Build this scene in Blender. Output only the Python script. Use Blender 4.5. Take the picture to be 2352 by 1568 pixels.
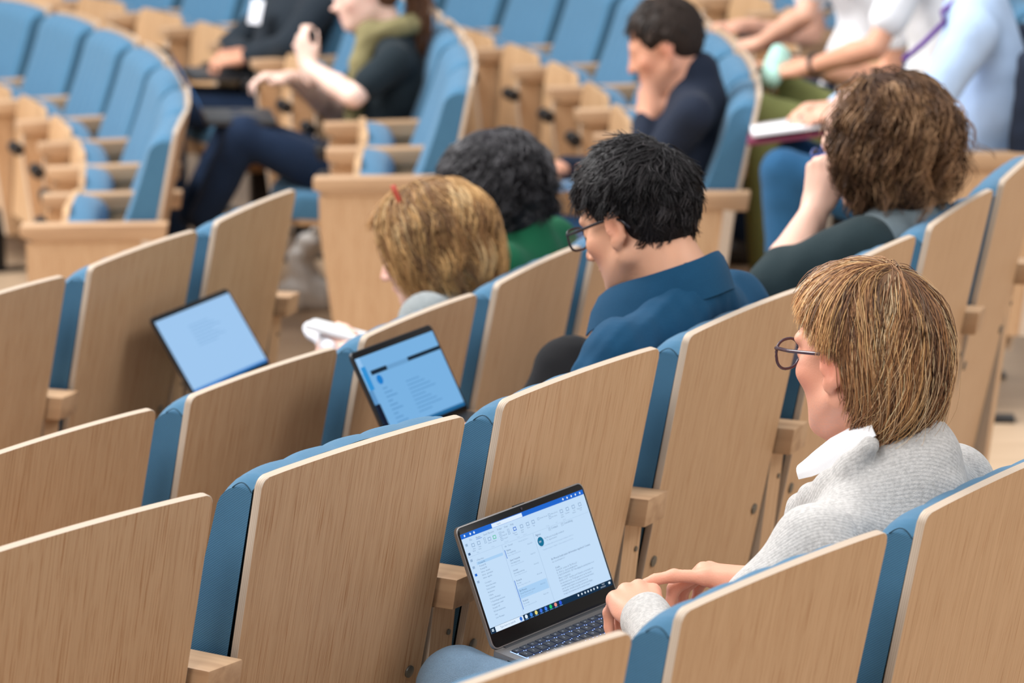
import bpy, bmesh, math, random
import numpy as np
from mathutils import Matrix, Vector, Euler

# ------------------------------------------------------------------ camera, world, lights
for _o in list(bpy.data.objects): bpy.data.objects.remove(_o, do_unlink=True)
scene = bpy.context.scene
COL = scene.collection
F_PX, PITCH, ROLL = 8480.744, 0.199929, -0.009630
CAM = np.array([0.0, 0.0, 2.1075])

cam_data = bpy.data.cameras.new('camera')
cam_data.sensor_width = 36.0
cam_data.lens = F_PX / 2352.0 * 36.0
cam_data.clip_start = 0.1
cam_data.clip_end = 100.0
cam_data.dof.use_dof = True
cam_data.dof.focus_distance = 5.2
cam_data.dof.aperture_fstop = 5.6
cam = bpy.data.objects.new('camera', cam_data)
COL.objects.link(cam)
_c, _s = math.cos(PITCH), math.sin(PITCH)
_cr, _sr = math.cos(ROLL), math.sin(ROLL)
_X, _UP, _FW = np.array([1., 0, 0]), np.array([0, _s, _c]), np.array([0, _c, -_s])
_right = _cr * _X + _sr * _UP
_up = -_sr * _X + _cr * _UP
cam.matrix_world = Matrix(((_right[0], _up[0], -_FW[0], CAM[0]),
                           (_right[1], _up[1], -_FW[1], CAM[1]),
                           (_right[2], _up[2], -_FW[2], CAM[2]), (0, 0, 0, 1)))
scene.camera = cam

world = bpy.data.worlds.new('hall_ambience')
scene.world = world
world.use_nodes = True
world.node_tree.nodes['Background'].inputs[0].default_value = (0.93, 0.96, 1.0, 1)
world.node_tree.nodes['Background'].inputs[1].default_value = 0.50

def area_light(name, loc, target, size, size_y, power, color):
    d = bpy.data.lights.new(name, 'AREA')
    d.shape = 'RECTANGLE'; d.size = size; d.size_y = size_y
    d.energy = power; d.color = color
    o = bpy.data.objects.new(name, d)
    COL.objects.link(o)
    o.location = loc
    o.rotation_euler = (Vector(target) - Vector(loc)).to_track_quat('-Z', 'Y').to_euler()
    return o

area_light('ceiling_light_right', (6.8, 4.2, 6.6), (0.2, 6.2, 0.5), 4.0, 3.0, 300, (1.0, 0.975, 0.95))
area_light('fill_light_near', (-3.0, 0.6, 6.6), (-0.1, 5.8, 0.6), 5.0, 4.0, 460, (1.0, 0.98, 0.96))  # soft fill lamp added on the camera side to lift faces and chair sides
area_light('ceiling_light_stage', (-5.6, 10.2, 6.6), (-0.2, 9.6, 0.3), 4.0, 4.0, 1100, (1.0, 0.985, 0.97))
area_light('ceiling_light_middle', (-0.5, 8.0, 6.8), (-0.2, 8.2, 0.3), 5.0, 4.0, 160, (1.0, 0.98, 0.96))

vs = scene.view_settings
vs.view_transform = 'Standard'
try: vs.look = 'None'
except Exception: pass
vs.gamma = 1.0
vs.use_curve_mapping = False
vs.exposure = 0.0

# ------------------------------------------------------------------ layout of the curved rows
CEN = np.array([-7.786308, 10.361816])
PITCH_SEAT = 0.56
H_TOP = 0.95
ROWS = {  # radius, floor height, angle of seat 0
    'A': (10.1244, -0.004, -0.6955), 'B': (9.3006, 0.0, -0.677220),
    'C': (8.4492, -0.1545, -0.578639), 'D': (7.6141, -0.1545, -0.464731),
    'E2': (6.8555, -0.309, 0.014207), 'D2': (7.6922, -0.1545, -0.0130),
    'C2': (8.4759, -0.1545, -0.0493), 'B2': (9.30, 0.0, -0.085)}

class Frame:
    """frame of one seat: x along the row (away), y forward to the stage, z up"""
    def __init__(s, row, i):
        R, zf, a = ROWS[row]
        th = a + i * PITCH_SEAT / R
        n = np.array([math.cos(th), math.sin(th), 0]); t = np.array([-math.sin(th), math.cos(th), 0])
        s.o = np.array([CEN[0] + n[0] * R, CEN[1] + n[1] * R, zf])
        s.t, s.f, s.u = t, -n, np.array([0, 0, 1.0])
        s.rz = th + math.pi / 2
        s.M = np.stack([s.t, s.f, s.u], 1)
    def w(s, p): return s.o + s.M @ np.asarray(p, float)
    def px(s, px, py, x=None, y=None, z=None):
        """where the ray through a photo pixel meets one plane of this seat's frame (local coordinates)"""
        a, b = px - 1176, py - 784
        u = _cr * a + _sr * b; v = -_sr * a + _cr * b
        d = _X * (u / F_PX) + _FW - _UP * (v / F_PX)
        D = s.M.T @ d; C = s.M.T @ (CAM - s.o)
        if x is not None: k = (x - C[0]) / D[0]
        elif y is not None: k = (y - C[1]) / D[1]
        else: k = (z - C[2]) / D[2]
        return C + k * D

# ------------------------------------------------------------------ helpers
def link(o, parent=None):
    COL.objects.link(o)
    if parent is not None: o.parent = parent
    return o
def obj(name, me, parent=None, loc=None, rot=None):
    o = bpy.data.objects.new(name, me)
    if loc is not None: o.location = loc
    if rot is not None: o.rotation_euler = rot
    return link(o, parent)
def empty(name, loc=(0, 0, 0), rz=0.0):
    o = bpy.data.objects.new(name, None)
    o.empty_display_size = 0.1
    o.location = loc; o.rotation_euler = (0, 0, rz)
    return link(o)
def tag(o, label, cat=None, group=None, kind=None):
    if label: o['label'] = label
    if cat: o['category'] = cat
    if group: o['group'] = group
    if kind: o['kind'] = kind
    return o
def smooth(me, angle=None):
    me.polygons.foreach_set('use_smooth', np.ones(len(me.polygons), bool))
    if angle is not None:
        try: me.set_sharp_from_angle(angle=angle)
        except Exception: pass
    return me
def mesh(name, verts, faces, mats=(), smooth_=False):
    me = bpy.data.meshes.new(name)
    me.from_pydata([tuple(map(float, v)) for v in verts], [], [tuple(map(int, f)) for f in faces])
    for m in mats: me.materials.append(m)
    if smooth_: smooth(me, smooth_ if isinstance(smooth_, float) else None)
    me.update()
    return me
def fast_mesh(name, V, Q, mats=(), colors=None, mat_idx=None):
    """numpy arrays: V (n,3), Q (m,4) or (m,3)"""
    me = bpy.data.meshes.new(name)
    V = np.ascontiguousarray(V, np.float32); Q = np.ascontiguousarray(Q, np.int32)
    k = Q.shape[1]
    me.vertices.add(len(V)); me.vertices.foreach_set('co', V.ravel())
    me.loops.add(Q.size); me.loops.foreach_set('vertex_index', Q.ravel())
    me.polygons.add(len(Q))
    me.polygons.foreach_set('loop_start', np.arange(0, Q.size, k, dtype=np.int32))
    for m in mats: me.materials.append(m)
    if mat_idx is not None: me.polygons.foreach_set('material_index', np.ascontiguousarray(mat_idx, np.int32))
    me.polygons.foreach_set('use_smooth', np.ones(len(Q), bool))
    me.update(calc_edges=True)
    if colors is not None:
        a = me.color_attributes.new('tint', 'FLOAT_COLOR', 'POINT')
        c = np.ones((len(V), 4), np.float32); c[:, :3] = colors
        a.data.foreach_set('color', c.ravel())
    return me
def box_bm(bm, x0, x1, y0, y1, z0, z1):
    vs_ = [bm.verts.new((x, y, z)) for x in (x0, x1) for y in (y0, y1) for z in (z0, z1)]
    for f in ((0, 1, 3, 2), (4, 6, 7, 5), (0, 4, 5, 1), (2, 3, 7, 6), (0, 2, 6, 4), (1, 5, 7, 3)):
        bm.faces.new([vs_[i] for i in f])
    return vs_
def bm_mesh(bm, name, mats=(), bevel=0.0, seg=2, smooth_=None):
    if bevel > 0:
        bmesh.ops.bevel(bm, geom=list(bm.edges), offset=bevel, segments=seg, profile=0.6, affect='EDGES')
    bmesh.ops.recalc_face_normals(bm, faces=list(bm.faces))
    me = bpy.data.meshes.new(name)
    bm.to_mesh(me); bm.free()
    for m in mats: me.materials.append(m)
    if smooth_: smooth(me, smooth_)
    return me
def box_mesh(name, dims, mats=(), bevel=0.0, seg=2):
    bm = bmesh.new(); box_bm(bm, *dims)
    return bm_mesh(bm, name, mats, bevel, seg, 0.7 if bevel else None)
def cyl_mesh(name, r, h, mats=(), n=20, axis='x', bevel=0.0, r2=None):
    bm = bmesh.new()
    bmesh.ops.create_cone(bm, cap_ends=True, segments=n, radius1=r, radius2=r if r2 is None else r2, depth=h)
    if axis == 'x': bmesh.ops.rotate(bm, verts=bm.verts, matrix=Matrix.Rotation(math.pi / 2, 3, 'Y'))
    if axis == 'y': bmesh.ops.rotate(bm, verts=bm.verts, matrix=Matrix.Rotation(math.pi / 2, 3, 'X'))
    return bm_mesh(bm, name, mats, bevel, 2, 0.7)
def tube(name, pts, radii, mats=(), n=8, closed=False):
    """swept tube along a polyline"""
    P = np.asarray(pts, float); m = len(P)
    r = np.broadcast_to(np.asarray(radii, float), (m,))
    T = np.roll(P, -1, 0) - np.roll(P, 1, 0) if closed else np.gradient(P, axis=0)
    T /= np.linalg.norm(T, axis=1)[:, None] + 1e-12
    ref = np.array([0.13, 0.2, 0.97]); N = np.cross(T, ref); N /= np.linalg.norm(N, axis=1)[:, None]
    B = np.cross(T, N)
    a = np.arange(n) * 2 * math.pi / n
    V = P[:, None] + r[:, None, None] * (np.cos(a)[None, :, None] * N[:, None] + np.sin(a)[None, :, None] * B[:, None])
    V = V.reshape(-1, 3); F = []
    for i in range(m if closed else m - 1):
        j = (i + 1) % m
        for k in range(n): F.append((i * n + k, i * n + (k + 1) % n, j * n + (k + 1) % n, j * n + k))
    if not closed:
        F.append(tuple(range(n - 1, -1, -1))); F.append(tuple((m - 1) * n + k for k in range(n)))
    return mesh(name, V, F, mats, True)
def lin(*c):
    return tuple(((v / 255) / 12.92 if v / 255 <= 0.04045 else ((v / 255 + 0.055) / 1.055) ** 2.4) for v in c) + (1.0,)

# ------------------------------------------------------------------ materials
def new_mat(name):
    m = bpy.data.materials.new(name); m.use_nodes = True
    nt = m.node_tree
    return m, nt, nt.nodes['Principled BSDF']
def N(nt, t, **kw):
    n = nt.nodes.new(t)
    for k, v in kw.items(): setattr(n, k, v)
    return n
def plain(name, col, rough=0.6, metal=0.0, bump=0.0, bscale=200.0, sheen=0.0, emit=None, estr=0.0, spec=None):
    m, nt, b = new_mat(name)
    b.inputs['Base Color'].default_value = col
    b.inputs['Roughness'].default_value = rough
    b.inputs['Metallic'].default_value = metal
    if spec is not None: b.inputs['Specular IOR Level'].default_value = spec
    if sheen: b.inputs['Sheen Weight'].default_value = sheen
    if emit: b.inputs['Emission Color'].default_value = emit; b.inputs['Emission Strength'].default_value = estr
    if bump:
        t = N(nt, 'ShaderNodeTexNoise'); t.inputs['Scale'].default_value = bscale; t.inputs['Detail'].default_value = 3
        tc = N(nt, 'ShaderNodeTexCoord'); nt.links.new(tc.outputs['Object'], t.inputs['Vector'])
        bp = N(nt, 'ShaderNodeBump'); bp.inputs['Strength'].default_value = bump; bp.inputs['Distance'].default_value = 0.002
        nt.links.new(t.outputs['Fac'], bp.inputs['Height']); nt.links.new(bp.outputs['Normal'], b.inputs['Normal'])
    return m
def ramp(nt, fac, stops):
    r = N(nt, 'ShaderNodeValToRGB')
    e = r.color_ramp.elements
    while len(e) < len(stops): e.new(0.5)
    for i, (p, c) in enumerate(stops): e[i].position = p; e[i].color = c
    nt.links.new(fac, r.inputs['Fac'])
    return r.outputs['Color']
def wood(name, dark, light, grain=(140, 6, 6), rough=0.45, ply=None, ply_axis=1, vary=0.10, pore=None):
    """veneer: fine streaks along one axis; each board gets its own cut by its random number"""
    m, nt, b = new_mat(name)
    tc = N(nt, 'ShaderNodeTexCoord'); oi = N(nt, 'ShaderNodeObjectInfo')
    off = N(nt, 'ShaderNodeVectorMath', operation='SCALE'); off.inputs[0].default_value = (7.3, 11.1, 5.7)
    nt.links.new(oi.outputs['Random'], off.inputs['Scale'])
    add = N(nt, 'ShaderNodeVectorMath', operation='ADD')
    nt.links.new(tc.outputs['Object'], add.inputs[0]); nt.links.new(off.outputs[0], add.inputs[1])
    def streak(sc, detail, dist):
        mp = N(nt, 'ShaderNodeMapping'); mp.inputs['Scale'].default_value = sc
        nt.links.new(add.outputs[0], mp.inputs['Vector'])
        t = N(nt, 'ShaderNodeTexNoise'); t.inputs['Scale'].default_value = 1.0
        t.inputs['Detail'].default_value = detail; t.inputs['Distortion'].default_value = dist
        nt.links.new(mp.outputs['Vector'], t.inputs['Vector'])
        return t.outputs['Fac']
    s1 = streak(grain, 4.0, 0.25)
    s2 = streak(tuple(g * 0.12 for g in grain), 2.0, 0.6)
    c1 = ramp(nt, s1, [(0.30, dark), (0.62, light)])
    c2 = ramp(nt, s2, [(0.30, dark), (0.70, light)])
    mx = N(nt, 'ShaderNodeMixRGB', blend_type='MIX'); mx.inputs['Fac'].default_value = 0.35
    nt.links.new(c1, mx.inputs['Color1']); nt.links.new(c2, mx.inputs['Color2'])
    col = mx.outputs['Color']
    if pore:
        s3 = streak((grain[0] * 2.6, grain[1] * 2.6, grain[2] * 2.2), 2.0, 0.1)
        k = ramp(nt, s3, [(0.34, (1, 1, 1, 1)), (0.42, (0, 0, 0, 1))])
        m3 = N(nt, 'ShaderNodeMixRGB', blend_type='MULTIPLY'); m3.inputs['Color2'].default_value = pore
        nt.links.new(k, m3.inputs['Fac']); nt.links.new(col, m3.inputs['Color1']); col = m3.outputs['Color']
    hv = N(nt, 'ShaderNodeHueSaturation')
    mr = N(nt, 'ShaderNodeMapRange'); mr.inputs['To Min'].default_value = 1 - vary; mr.inputs['To Max'].default_value = 1 + vary
    nt.links.new(oi.outputs['Random'], mr.inputs['Value']); nt.links.new(mr.outputs['Result'], hv.inputs['Value'])
    nt.links.new(col, hv.inputs['Color']); col = hv.outputs['Color']
    nt.links.new(col, b.inputs['Base Color'])
    b.inputs['Roughness'].default_value = rough
    b.inputs['Specular IOR Level'].default_value = 0.35
    bp = N(nt, 'ShaderNodeBump'); bp.inputs['Strength'].default_value = 0.12; bp.inputs['Distance'].default_value = 0.001
    nt.links.new(s1, bp.inputs['Height']); nt.links.new(bp.outputs['Normal'], b.inputs['Normal'])
    return m
def ply_mat(name, axis, period=0.0030, light=lin(203, 187, 170), dark=lin(184, 160, 136)):
    m, nt, b = new_mat(name)
    tc = N(nt, 'ShaderNodeTexCoord'); sp = N(nt, 'ShaderNodeSeparateXYZ')
    nt.links.new(tc.outputs['Object'], sp.inputs[0])
    ml = N(nt, 'ShaderNodeMath', operation='MULTIPLY'); ml.inputs[1].default_value = 2 * math.pi / period
    nt.links.new(sp.outputs[axis], ml.inputs[0])
    sn = N(nt, 'ShaderNodeMath', operation='SINE'); nt.links.new(ml.outputs[0], sn.inputs[0])
    ad = N(nt, 'ShaderNodeMath', operation='MULTIPLY_ADD'); ad.inputs[1].default_value = 0.5; ad.inputs[2].default_value = 0.5
    nt.links.new(sn.outputs[0], ad.inputs[0])
    nt.links.new(ramp(nt, ad.outputs[0], [(0.05, dark), (0.40, light)]), b.inputs['Base Color'])
    b.inputs['Roughness'].default_value = 0.5
    return m
def fabric(name, col, scale=420.0, bump=0.35, vary=0.18, rough=0.9, rib=None, sheen=0.04, dist=0.0015, twill=0.0):
    """woven cloth: crossed threads in bump and a slight mottle in colour"""
    m, nt, b = new_mat(name)
    tc = N(nt, 'ShaderNodeTexCoord')
    w1 = N(nt, 'ShaderNodeTexWave', wave_type='BANDS', bands_direction='DIAGONAL'); w1.inputs['Scale'].default_value = scale / 5
    w1.inputs['Distortion'].default_value = 1.0
    nz = N(nt, 'ShaderNodeTexNoise'); nz.inputs['Scale'].default_value = scale; nz.inputs['Detail'].default_value = 2
    n2 = N(nt, 'ShaderNodeTexNoise'); n2.inputs['Scale'].default_value = scale / 30; n2.inputs['Detail'].default_value = 3
    for t in (w1, nz, n2): nt.links.new(tc.outputs['Object'], t.inputs['Vector'])
    d = tuple(c * (1 - vary) for c in col[:3]) + (1,); l = tuple(min(1, c * (1 + vary)) for c in col[:3]) + (1,)
    mx = N(nt, 'ShaderNodeMath', operation='MULTIPLY_ADD'); mx.inputs[1].default_value = 0.6
    nt.links.new(nz.outputs['Fac'], mx.inputs[0])
    m2 = N(nt, 'ShaderNodeMath', operation='MULTIPLY'); m2.inputs[1].default_value = 0.4
    nt.links.new(n2.outputs['Fac'], m2.inputs[0]); nt.links.new(m2.outputs[0], mx.inputs[2])
    cl_ = ramp(nt, mx.outputs[0], [(0.3, d), (0.7, l)])
    if twill:
        w1.inputs['Distortion'].default_value = 0.15
        tw = N(nt, 'ShaderNodeMixRGB', blend_type='MULTIPLY'); tw.inputs['Fac'].default_value = 1.0
        k = 1 - twill
        nt.links.new(cl_, tw.inputs['Color1']); nt.links.new(ramp(nt, w1.outputs['Fac'], [(0.2, (k, k, k, 1)), (0.8, (1, 1, 1, 1))]), tw.inputs['Color2']); cl_ = tw.outputs['Color']
    nt.links.new(cl_, b.inputs['Base Color'])
    h = N(nt, 'ShaderNodeMath', operation='ADD'); nt.links.new(w1.outputs['Fac'], h.inputs[0]); nt.links.new(nz.outputs['Fac'], h.inputs[1])
    bp = N(nt, 'ShaderNodeBump'); bp.inputs['Strength'].default_value = bump; bp.inputs['Distance'].default_value = dist
    nt.links.new(h.outputs[0], bp.inputs['Height']); nt.links.new(bp.outputs['Normal'], b.inputs['Normal'])
    b.inputs['Roughness'].default_value = rough; b.inputs['Sheen Weight'].default_value = sheen
    b.inputs['Specular IOR Level'].default_value = 0.2
    return m

M_OAK = wood('oak_veneer', lin(184, 149, 114), lin(199, 165, 130), grain=(360, 360, 5), pore=lin(218, 196, 174), vary=0.06)
M_OAKH = wood('oak_veneer_lengthwise', lin(170, 132, 96), lin(212, 176, 136), grain=(120, 5, 120))
M_WALNUT = wood('armrest_wood', lin(160, 126, 96), lin(196, 162, 128), grain=(45, 3, 45), vary=0.06)
M_PLY_Y = ply_mat('plywood_edge_back', 1)
M_PLY_X = ply_mat('plywood_edge_side', 0)
M_BLUE = fabric('blue_upholstery', lin(74, 122, 155), scale=830, bump=0.18, vary=0.08, twill=0.32, sheen=0.15)
M_SEAM = plain('seam_thread', lin(40, 72, 92), 0.9)
M_STEEL = plain('dull_steel', lin(112, 112, 108), 0.4, 0.8)
M_BLACKM = plain('black_fitting', lin(38, 38, 40), 0.35, 0.3)
M_FLOOR = wood('floor_oak', lin(176, 150, 122), lin(198, 172, 144), grain=(4, 40, 4), rough=0.4, vary=0.02)
M_RISER = wood('riser_oak', lin(150, 112, 76), lin(190, 150, 108), grain=(4, 4, 60), rough=0.5, vary=0.02)

# ------------------------------------------------------------------ floor terraces, step risers, far wall
def annulus(name, r0, r1, z, a0, a1, mat, n=90):
    V, F = [], []
    for i in range(n + 1):
        a = a0 + (a1 - a0) * i / n
        for r in (r0, r1): V.append((CEN[0] + r * math.cos(a), CEN[1] + r * math.sin(a), z))
    for i in range(n): F.append((2 * i, 2 * i + 1, 2 * i + 3, 2 * i + 2))
    o = obj(name, mesh(name, V, F, [mat])); o['kind'] = 'structure'
    return o
def riser(name, r, z0, z1, a0, a1, mat, n=90):
    V, F = [], []
    for i in range(n + 1):
        a = a0 + (a1 - a0) * i / n
        for z in (z0, z1): V.append((CEN[0] + r * math.cos(a), CEN[1] + r * math.sin(a), z))
    for i in range(n): F.append((2 * i, 2 * i + 1, 2 * i + 3, 2 * i + 2))
    o = obj(name, mesh(name, V, F, [mat])); o['kind'] = 'structure'
    return o
A0, A1 = -1.25, 1.2
tag(annulus('floor', 8.52, 15.0, 0.0, A0, A1, M_FLOOR), 'pale oak floor of the upper terrace behind the second row')
tag(annulus('floor', 6.93, 8.52, -0.1545, A0, A1, M_FLOOR), 'pale oak floor of the middle terrace')
tag(annulus('floor', 3.0, 6.93, -0.309, A0, A1, M_FLOOR), 'pale oak floor of the lowest terrace')
def wall(name, x0, y0, x1, y1, h, mat, label):
    t = 0.15; d = np.array([x1 - x0, y1 - y0]); d /= np.linalg.norm(d); n = np.array([-d[1], d[0]]) * t
    c = [(x0, y0), (x1, y1), (x1 + n[0], y1 + n[1]), (x0 + n[0], y0 + n[1])]
    V = [(x, y, -0.31) for x, y in c] + [(x, y, h) for x, y in c]
    o = obj(name, mesh(name, V, [(3, 2, 1, 0), (4, 5, 6, 7), (0, 1, 5, 4), (1, 2, 6, 5), (2, 3, 7, 6), (3, 0, 4, 7)], [mat])); tag(o, label, kind='structure')
M_WALL = plain('pale_plaster', lin(226, 222, 216), 0.8)
wall('wall_back', 12.0, 27.0, -17.0, 27.0, 6.5, M_WALL, 'pale wall far behind the last rows')
wall('wall_left', -17.0, 27.0, -17.0, -7.0, 6.5, M_WALL, 'pale wall behind the stage')
wall('wall_right', 12.0, -7.0, 12.0, 27.0, 6.5, M_WALL, 'pale wall behind the top rows')
wall('wall_front', -17.0, -7.0, 12.0, -7.0, 6.5, M_WALL, 'pale wall behind the photographer')
tag(riser('trim_1', 8.52, -0.1545, 0.0, A0, A1, M_RISER), 'oak step riser below the upper terrace')
tag(riser('trim_2', 6.93, -0.309, -0.1545, A0, A1, M_RISER), 'oak step riser below the middle terrace')

# ------------------------------------------------------------------ the chair
W_PANEL = 0.462
TILT = math.atan(0.2165)
PANEL_L = 0.80        # length of the back board along its slope
def back_panel_mesh():
    """board in its own plane: x across, z up the slope (0 = top centre line), y = thickness (front = +y)"""
    w, arch, r = W_PANEL / 2, 0.0045, 0.014
    def top(x): return arch * (1 - (x / w) ** 2) + 0.001
    pts = [(-w + 0.012, -PANEL_L), (w - 0.012, -PANEL_L)]
    zr = top(w)
    pts.append((w, zr - r))
    for k in range(1, 7):
        a = k / 6 * math.pi / 2
        pts.append((w - r + r * math.cos(a), zr - r + 0.0015 + r * math.sin(a)))
    n = 14
    for k in range(1, n):
        x = (w - r) + (-2 * (w - r)) * k / n
        pts.append((x, top(x) + 0.0015))
    for k in range(0, 7):
        a = math.pi / 2 + k / 6 * math.pi / 2
        pts.append((-w + r + r * math.cos(a), zr - r + 0.0015 + r * math.sin(a)))
    th = 0.0118
    bm = bmesh.new()
    lo = [bm.verts.new((x, 0, z)) for x, z in pts]; hi = [bm.verts.new((x, th, z)) for x, z in pts]
    bm.faces.new(lo); bm.faces.new(hi[::-1])
    side = []
    for i in range(len(pts)):
        j = (i + 1) % len(pts)
        side.append(bm.faces.new((lo[j], lo[i], hi[i], hi[j])))
    rim = [e for e in bm.edges if (e.verts[0] in lo and e.verts[1] in lo) or (e.verts[0] in hi and e.verts[1] in hi)]
    for f in side: f.material_index = 1
    bmesh.ops.bevel(bm, geom=rim, offset=0.0012, segments=2, profile=0.5, affect='EDGES', material=1)
    me = bm_mesh(bm, 'back_panel', [M_OAK, M_PLY_Y], 0, smooth_=0.6)
    for p in me.polygons:
        if len(p.vertices) > 8: p.use_smooth = False
    return me

def cushion_mesh(nx=5, segs=9):
    """padded back: vertical channels in front, rounded top and bottom, flat sides"""
    w = W_PANEL / 2 - 0.001
    L = 0.60
    chan = 2 * (w - 0.02) / nx
    xs = [-w, -w + 0.0006, -w + 0.004, -w + 0.010, -w + 0.018]
    n = nx * segs
    xs += list(np.linspace(-w + 0.024, w - 0.024, n))
    xs += [-x for x in xs[4::-1]]
    xs = np.array(xs)
    vsl = np.concatenate([[0.0, 0.0008, 0.004, 0.010, 0.018, 0.028, 0.040, 0.055], np.linspace(0.075, L - 0.03, 22), [L - 0.015, L - 0.004, L - 0.0006, L]])
    V = []
    for v in vsl:
        base = 0.062 + 0.032 * (v / 0.28) ** 1.5 if v < 0.40 else 0.062 + 0.032 * (0.40 / 0.28) ** 1.5
        rt = 0.062
        ft = math.sqrt(max(0, 1 - (1 - min(v, rt) / rt) ** 2)) if v < rt else 1.0
        ft = 0.12 + 0.88 * ft if v > 0 else 0.0
        db = L - v
        fb = (0.6 + 0.4 * math.sqrt(max(0, 1 - (1 - db / 0.03) ** 2))) if 0 < db < 0.03 else (0 if db <= 0 else 1)
        for x in xs:
            d = w - abs(x)
            if d <= 1e-9: fx = 0.0
            elif d < 0.018: fx = 0.82 + 0.18 * math.sqrt(max(0, 1 - (1 - d / 0.018) ** 2))
            else: fx = 1.0
            ph = ((x + w - 0.02) / chan) % 1.0
            ch = abs(math.sin(math.pi * ph)) ** 0.45 if (w - abs(x)) > 0.02 else 0.35
            T = base * ft * fb * fx - (1 - ch) * 0.0075 * (1 if fx > 0.9 else 0) * ft * fb
            z = -v - 0.016 + 0.009 * (1 - (x / w) ** 2) * (1 - v / L)
            if d <= 0.018: z -= 0.014 * (1 - d / 0.018) * max(0, 1 - v / 0.05)
            V.append((x, 0.0125 + max(T, 0.0), z - (1 - ch) * 0.004 * max(0, 1 - v / 0.06)))
    m = len(xs); F = []
    for i in range(len(vsl) - 1):
        for j in range(m - 1): F.append((i * m + j, (i + 1) * m + j, (i + 1) * m + j + 1, i * m + j + 1))
    return mesh('back_cushion', V, F, [M_BLUE], 0.9)

def seat_mesh():
    """seat pad lying flat: x across, y forward, z up; rounded front"""
    w, L, t = 0.222, 0.43, 0.075
    xs = np.concatenate([[-w, -w + 0.001, -w + 0.008, -w + 0.02], np.linspace(-w + 0.05, w - 0.05, 11), [w - 0.02, w - 0.008, w - 0.001, w]])
    ys = np.concatenate([[0, 0.001, 0.008, 0.02], np.linspace(0.05, L - 0.07, 10), [L - 0.045, L - 0.025, L - 0.01, L - 0.002, L]])
    V = []
    for y in ys:
        for x in xs:
            dx = w - abs(x); dy0 = y; dy1 = L - y
            f = 1.0
            for d, r, k in ((dx, 0.02, .35), (dy0, 0.02, .3), (dy1, 0.055, .85)):
                if d <= 1e-9: f = 0.0
                elif d < r: f *= (1 - k) + k * math.sqrt(max(0, 1 - (1 - d / r) ** 2))
            k = 1.0 - 0.10 * (x / w) ** 2 * max(0, (y - L + 0.12) / 0.12)
            V.append((x, y * k, t * f + (0.010 * math.cos(x / w * 1.2) if f > 0.5 else 0)))
    m = len(xs); F = []
    for i in range(len(ys) - 1):
        for j in range(m - 1): F.append((i * m + j, i * m + j + 1, (i + 1) * m + j + 1, (i + 1) * m + j))
    return mesh('seat_cushion', V, F, [M_BLUE], 0.9)
def seat_board_mesh():
    bm = bmesh.new()
    w, L = 0.222, 0.43
    pts = [(-w, 0.0), (w, 0.0), (w, L - 0.08)] + [(w - 0.02 - 0.06 * (1 - math.cos(a)), L - 0.08 + 0.078 * math.sin(a)) for a in (0.4, 0.9, 1.3)] + \
          [(-w + 0.02 + 0.06 * (1 - math.cos(a)), L - 0.08 + 0.078 * math.sin(a)) for a in (1.3, 0.9, 0.4)] + [(-w, L - 0.08)]
    lo = [bm.verts.new((x, y, -0.018)) for x, y in pts]; hi = [bm.verts.new((x, y, 0)) for x, y in pts]
    bm.faces.new(lo[::-1]); bm.faces.new(hi)
    for i in range(len(pts)):
        j = (i + 1) % len(pts); f = bm.faces.new((lo[i], lo[j], hi[j], hi[i])); f.material_index = 0
    return bm_mesh(bm, 'seat_board', [M_OAKH])
def armrest_mesh():
    bm = bmesh.new()
    prof = [(0.038, 0.655), (0.030, 0.702), (0.44, 0.702), (0.44, 0.672), (0.40, 0.655)]
    a = [bm.verts.new((-0.036, y, z)) for y, z in prof]; b = [bm.verts.new((0.036, y, z)) for y, z in prof]
    bm.faces.new(a); bm.faces.new(b[::-1])
    for i in range(len(prof)):
        j = (i + 1) % len(prof); bm.faces.new((a[i], b[i], b[j], a[j]))
    return bm_mesh(bm, 'armrest', [M_WALNUT], 0.004, 2, 0.7)
def side_panel_mesh(end=False):
    bm = bmesh.new()
    t = 0.016 if not end else 0.030
    prof = [(0.135, 0.23), (0.085, 0.655), (0.425, 0.655), (0.425, 0.56), (0.385, 0.23)]
    a = [bm.verts.new((-t, y, z)) for y, z in prof]; b = [bm.verts.new((t, y, z)) for y, z in prof]
    bm.faces.new(a); bm.faces.new(b[::-1])
    for i in range(len(prof)):
        j = (i + 1) % len(prof); f = bm.faces.new((a[i], b[i], b[j], a[j])); f.material_index = 1
    return bm_mesh(bm, 'side_panel', [M_OAK, M_PLY_X])
def post_mesh():
    bm = bmesh.new()
    box_bm(bm, -0.036, 0.026, 0.0, 0.030, -0.43, 0.0)
    bm.faces.ensure_lookup_table()
    for f in bm.faces:
        c = f.calc_center_median()
        if abs(c.x) > 0.03: f.material_index = 1
    return bm_mesh(bm, 'rear_post', [M_OAK, M_PLY_Y], 0)
ME = dict(panel=back_panel_mesh(), cushion=cushion_mesh(), seat=seat_mesh(), board=seat_board_mesh(), arm=armrest_mesh(),
          side=side_panel_mesh(), end=side_panel_mesh(True), post=post_mesh(),
          knob=cyl_mesh('knob', 0.021, 0.030, [M_BLACKM], 16, 'x', 0.004),
          cap=cyl_mesh('knob_cap', 0.012, 0.004, [M_STEEL], 14, 'x'),
          bolt=cyl_mesh('bolt', 0.0095, 0.004, [M_STEEL], 16, 'y', 0.001),
          screw=cyl_mesh('screw', 0.0045, 0.003, [M_STEEL], 12, 'y'),
          foot=box_mesh('foot_plate', (-0.035, 0.035, 0.16, 0.38, 0.0, 0.012), [M_BLACKM], 0.003),
          leg=box_mesh('leg', (-0.014, 0.014, 0.235, 0.305, 0.012, 0.26), [M_BLACKM], 0.002))
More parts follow.
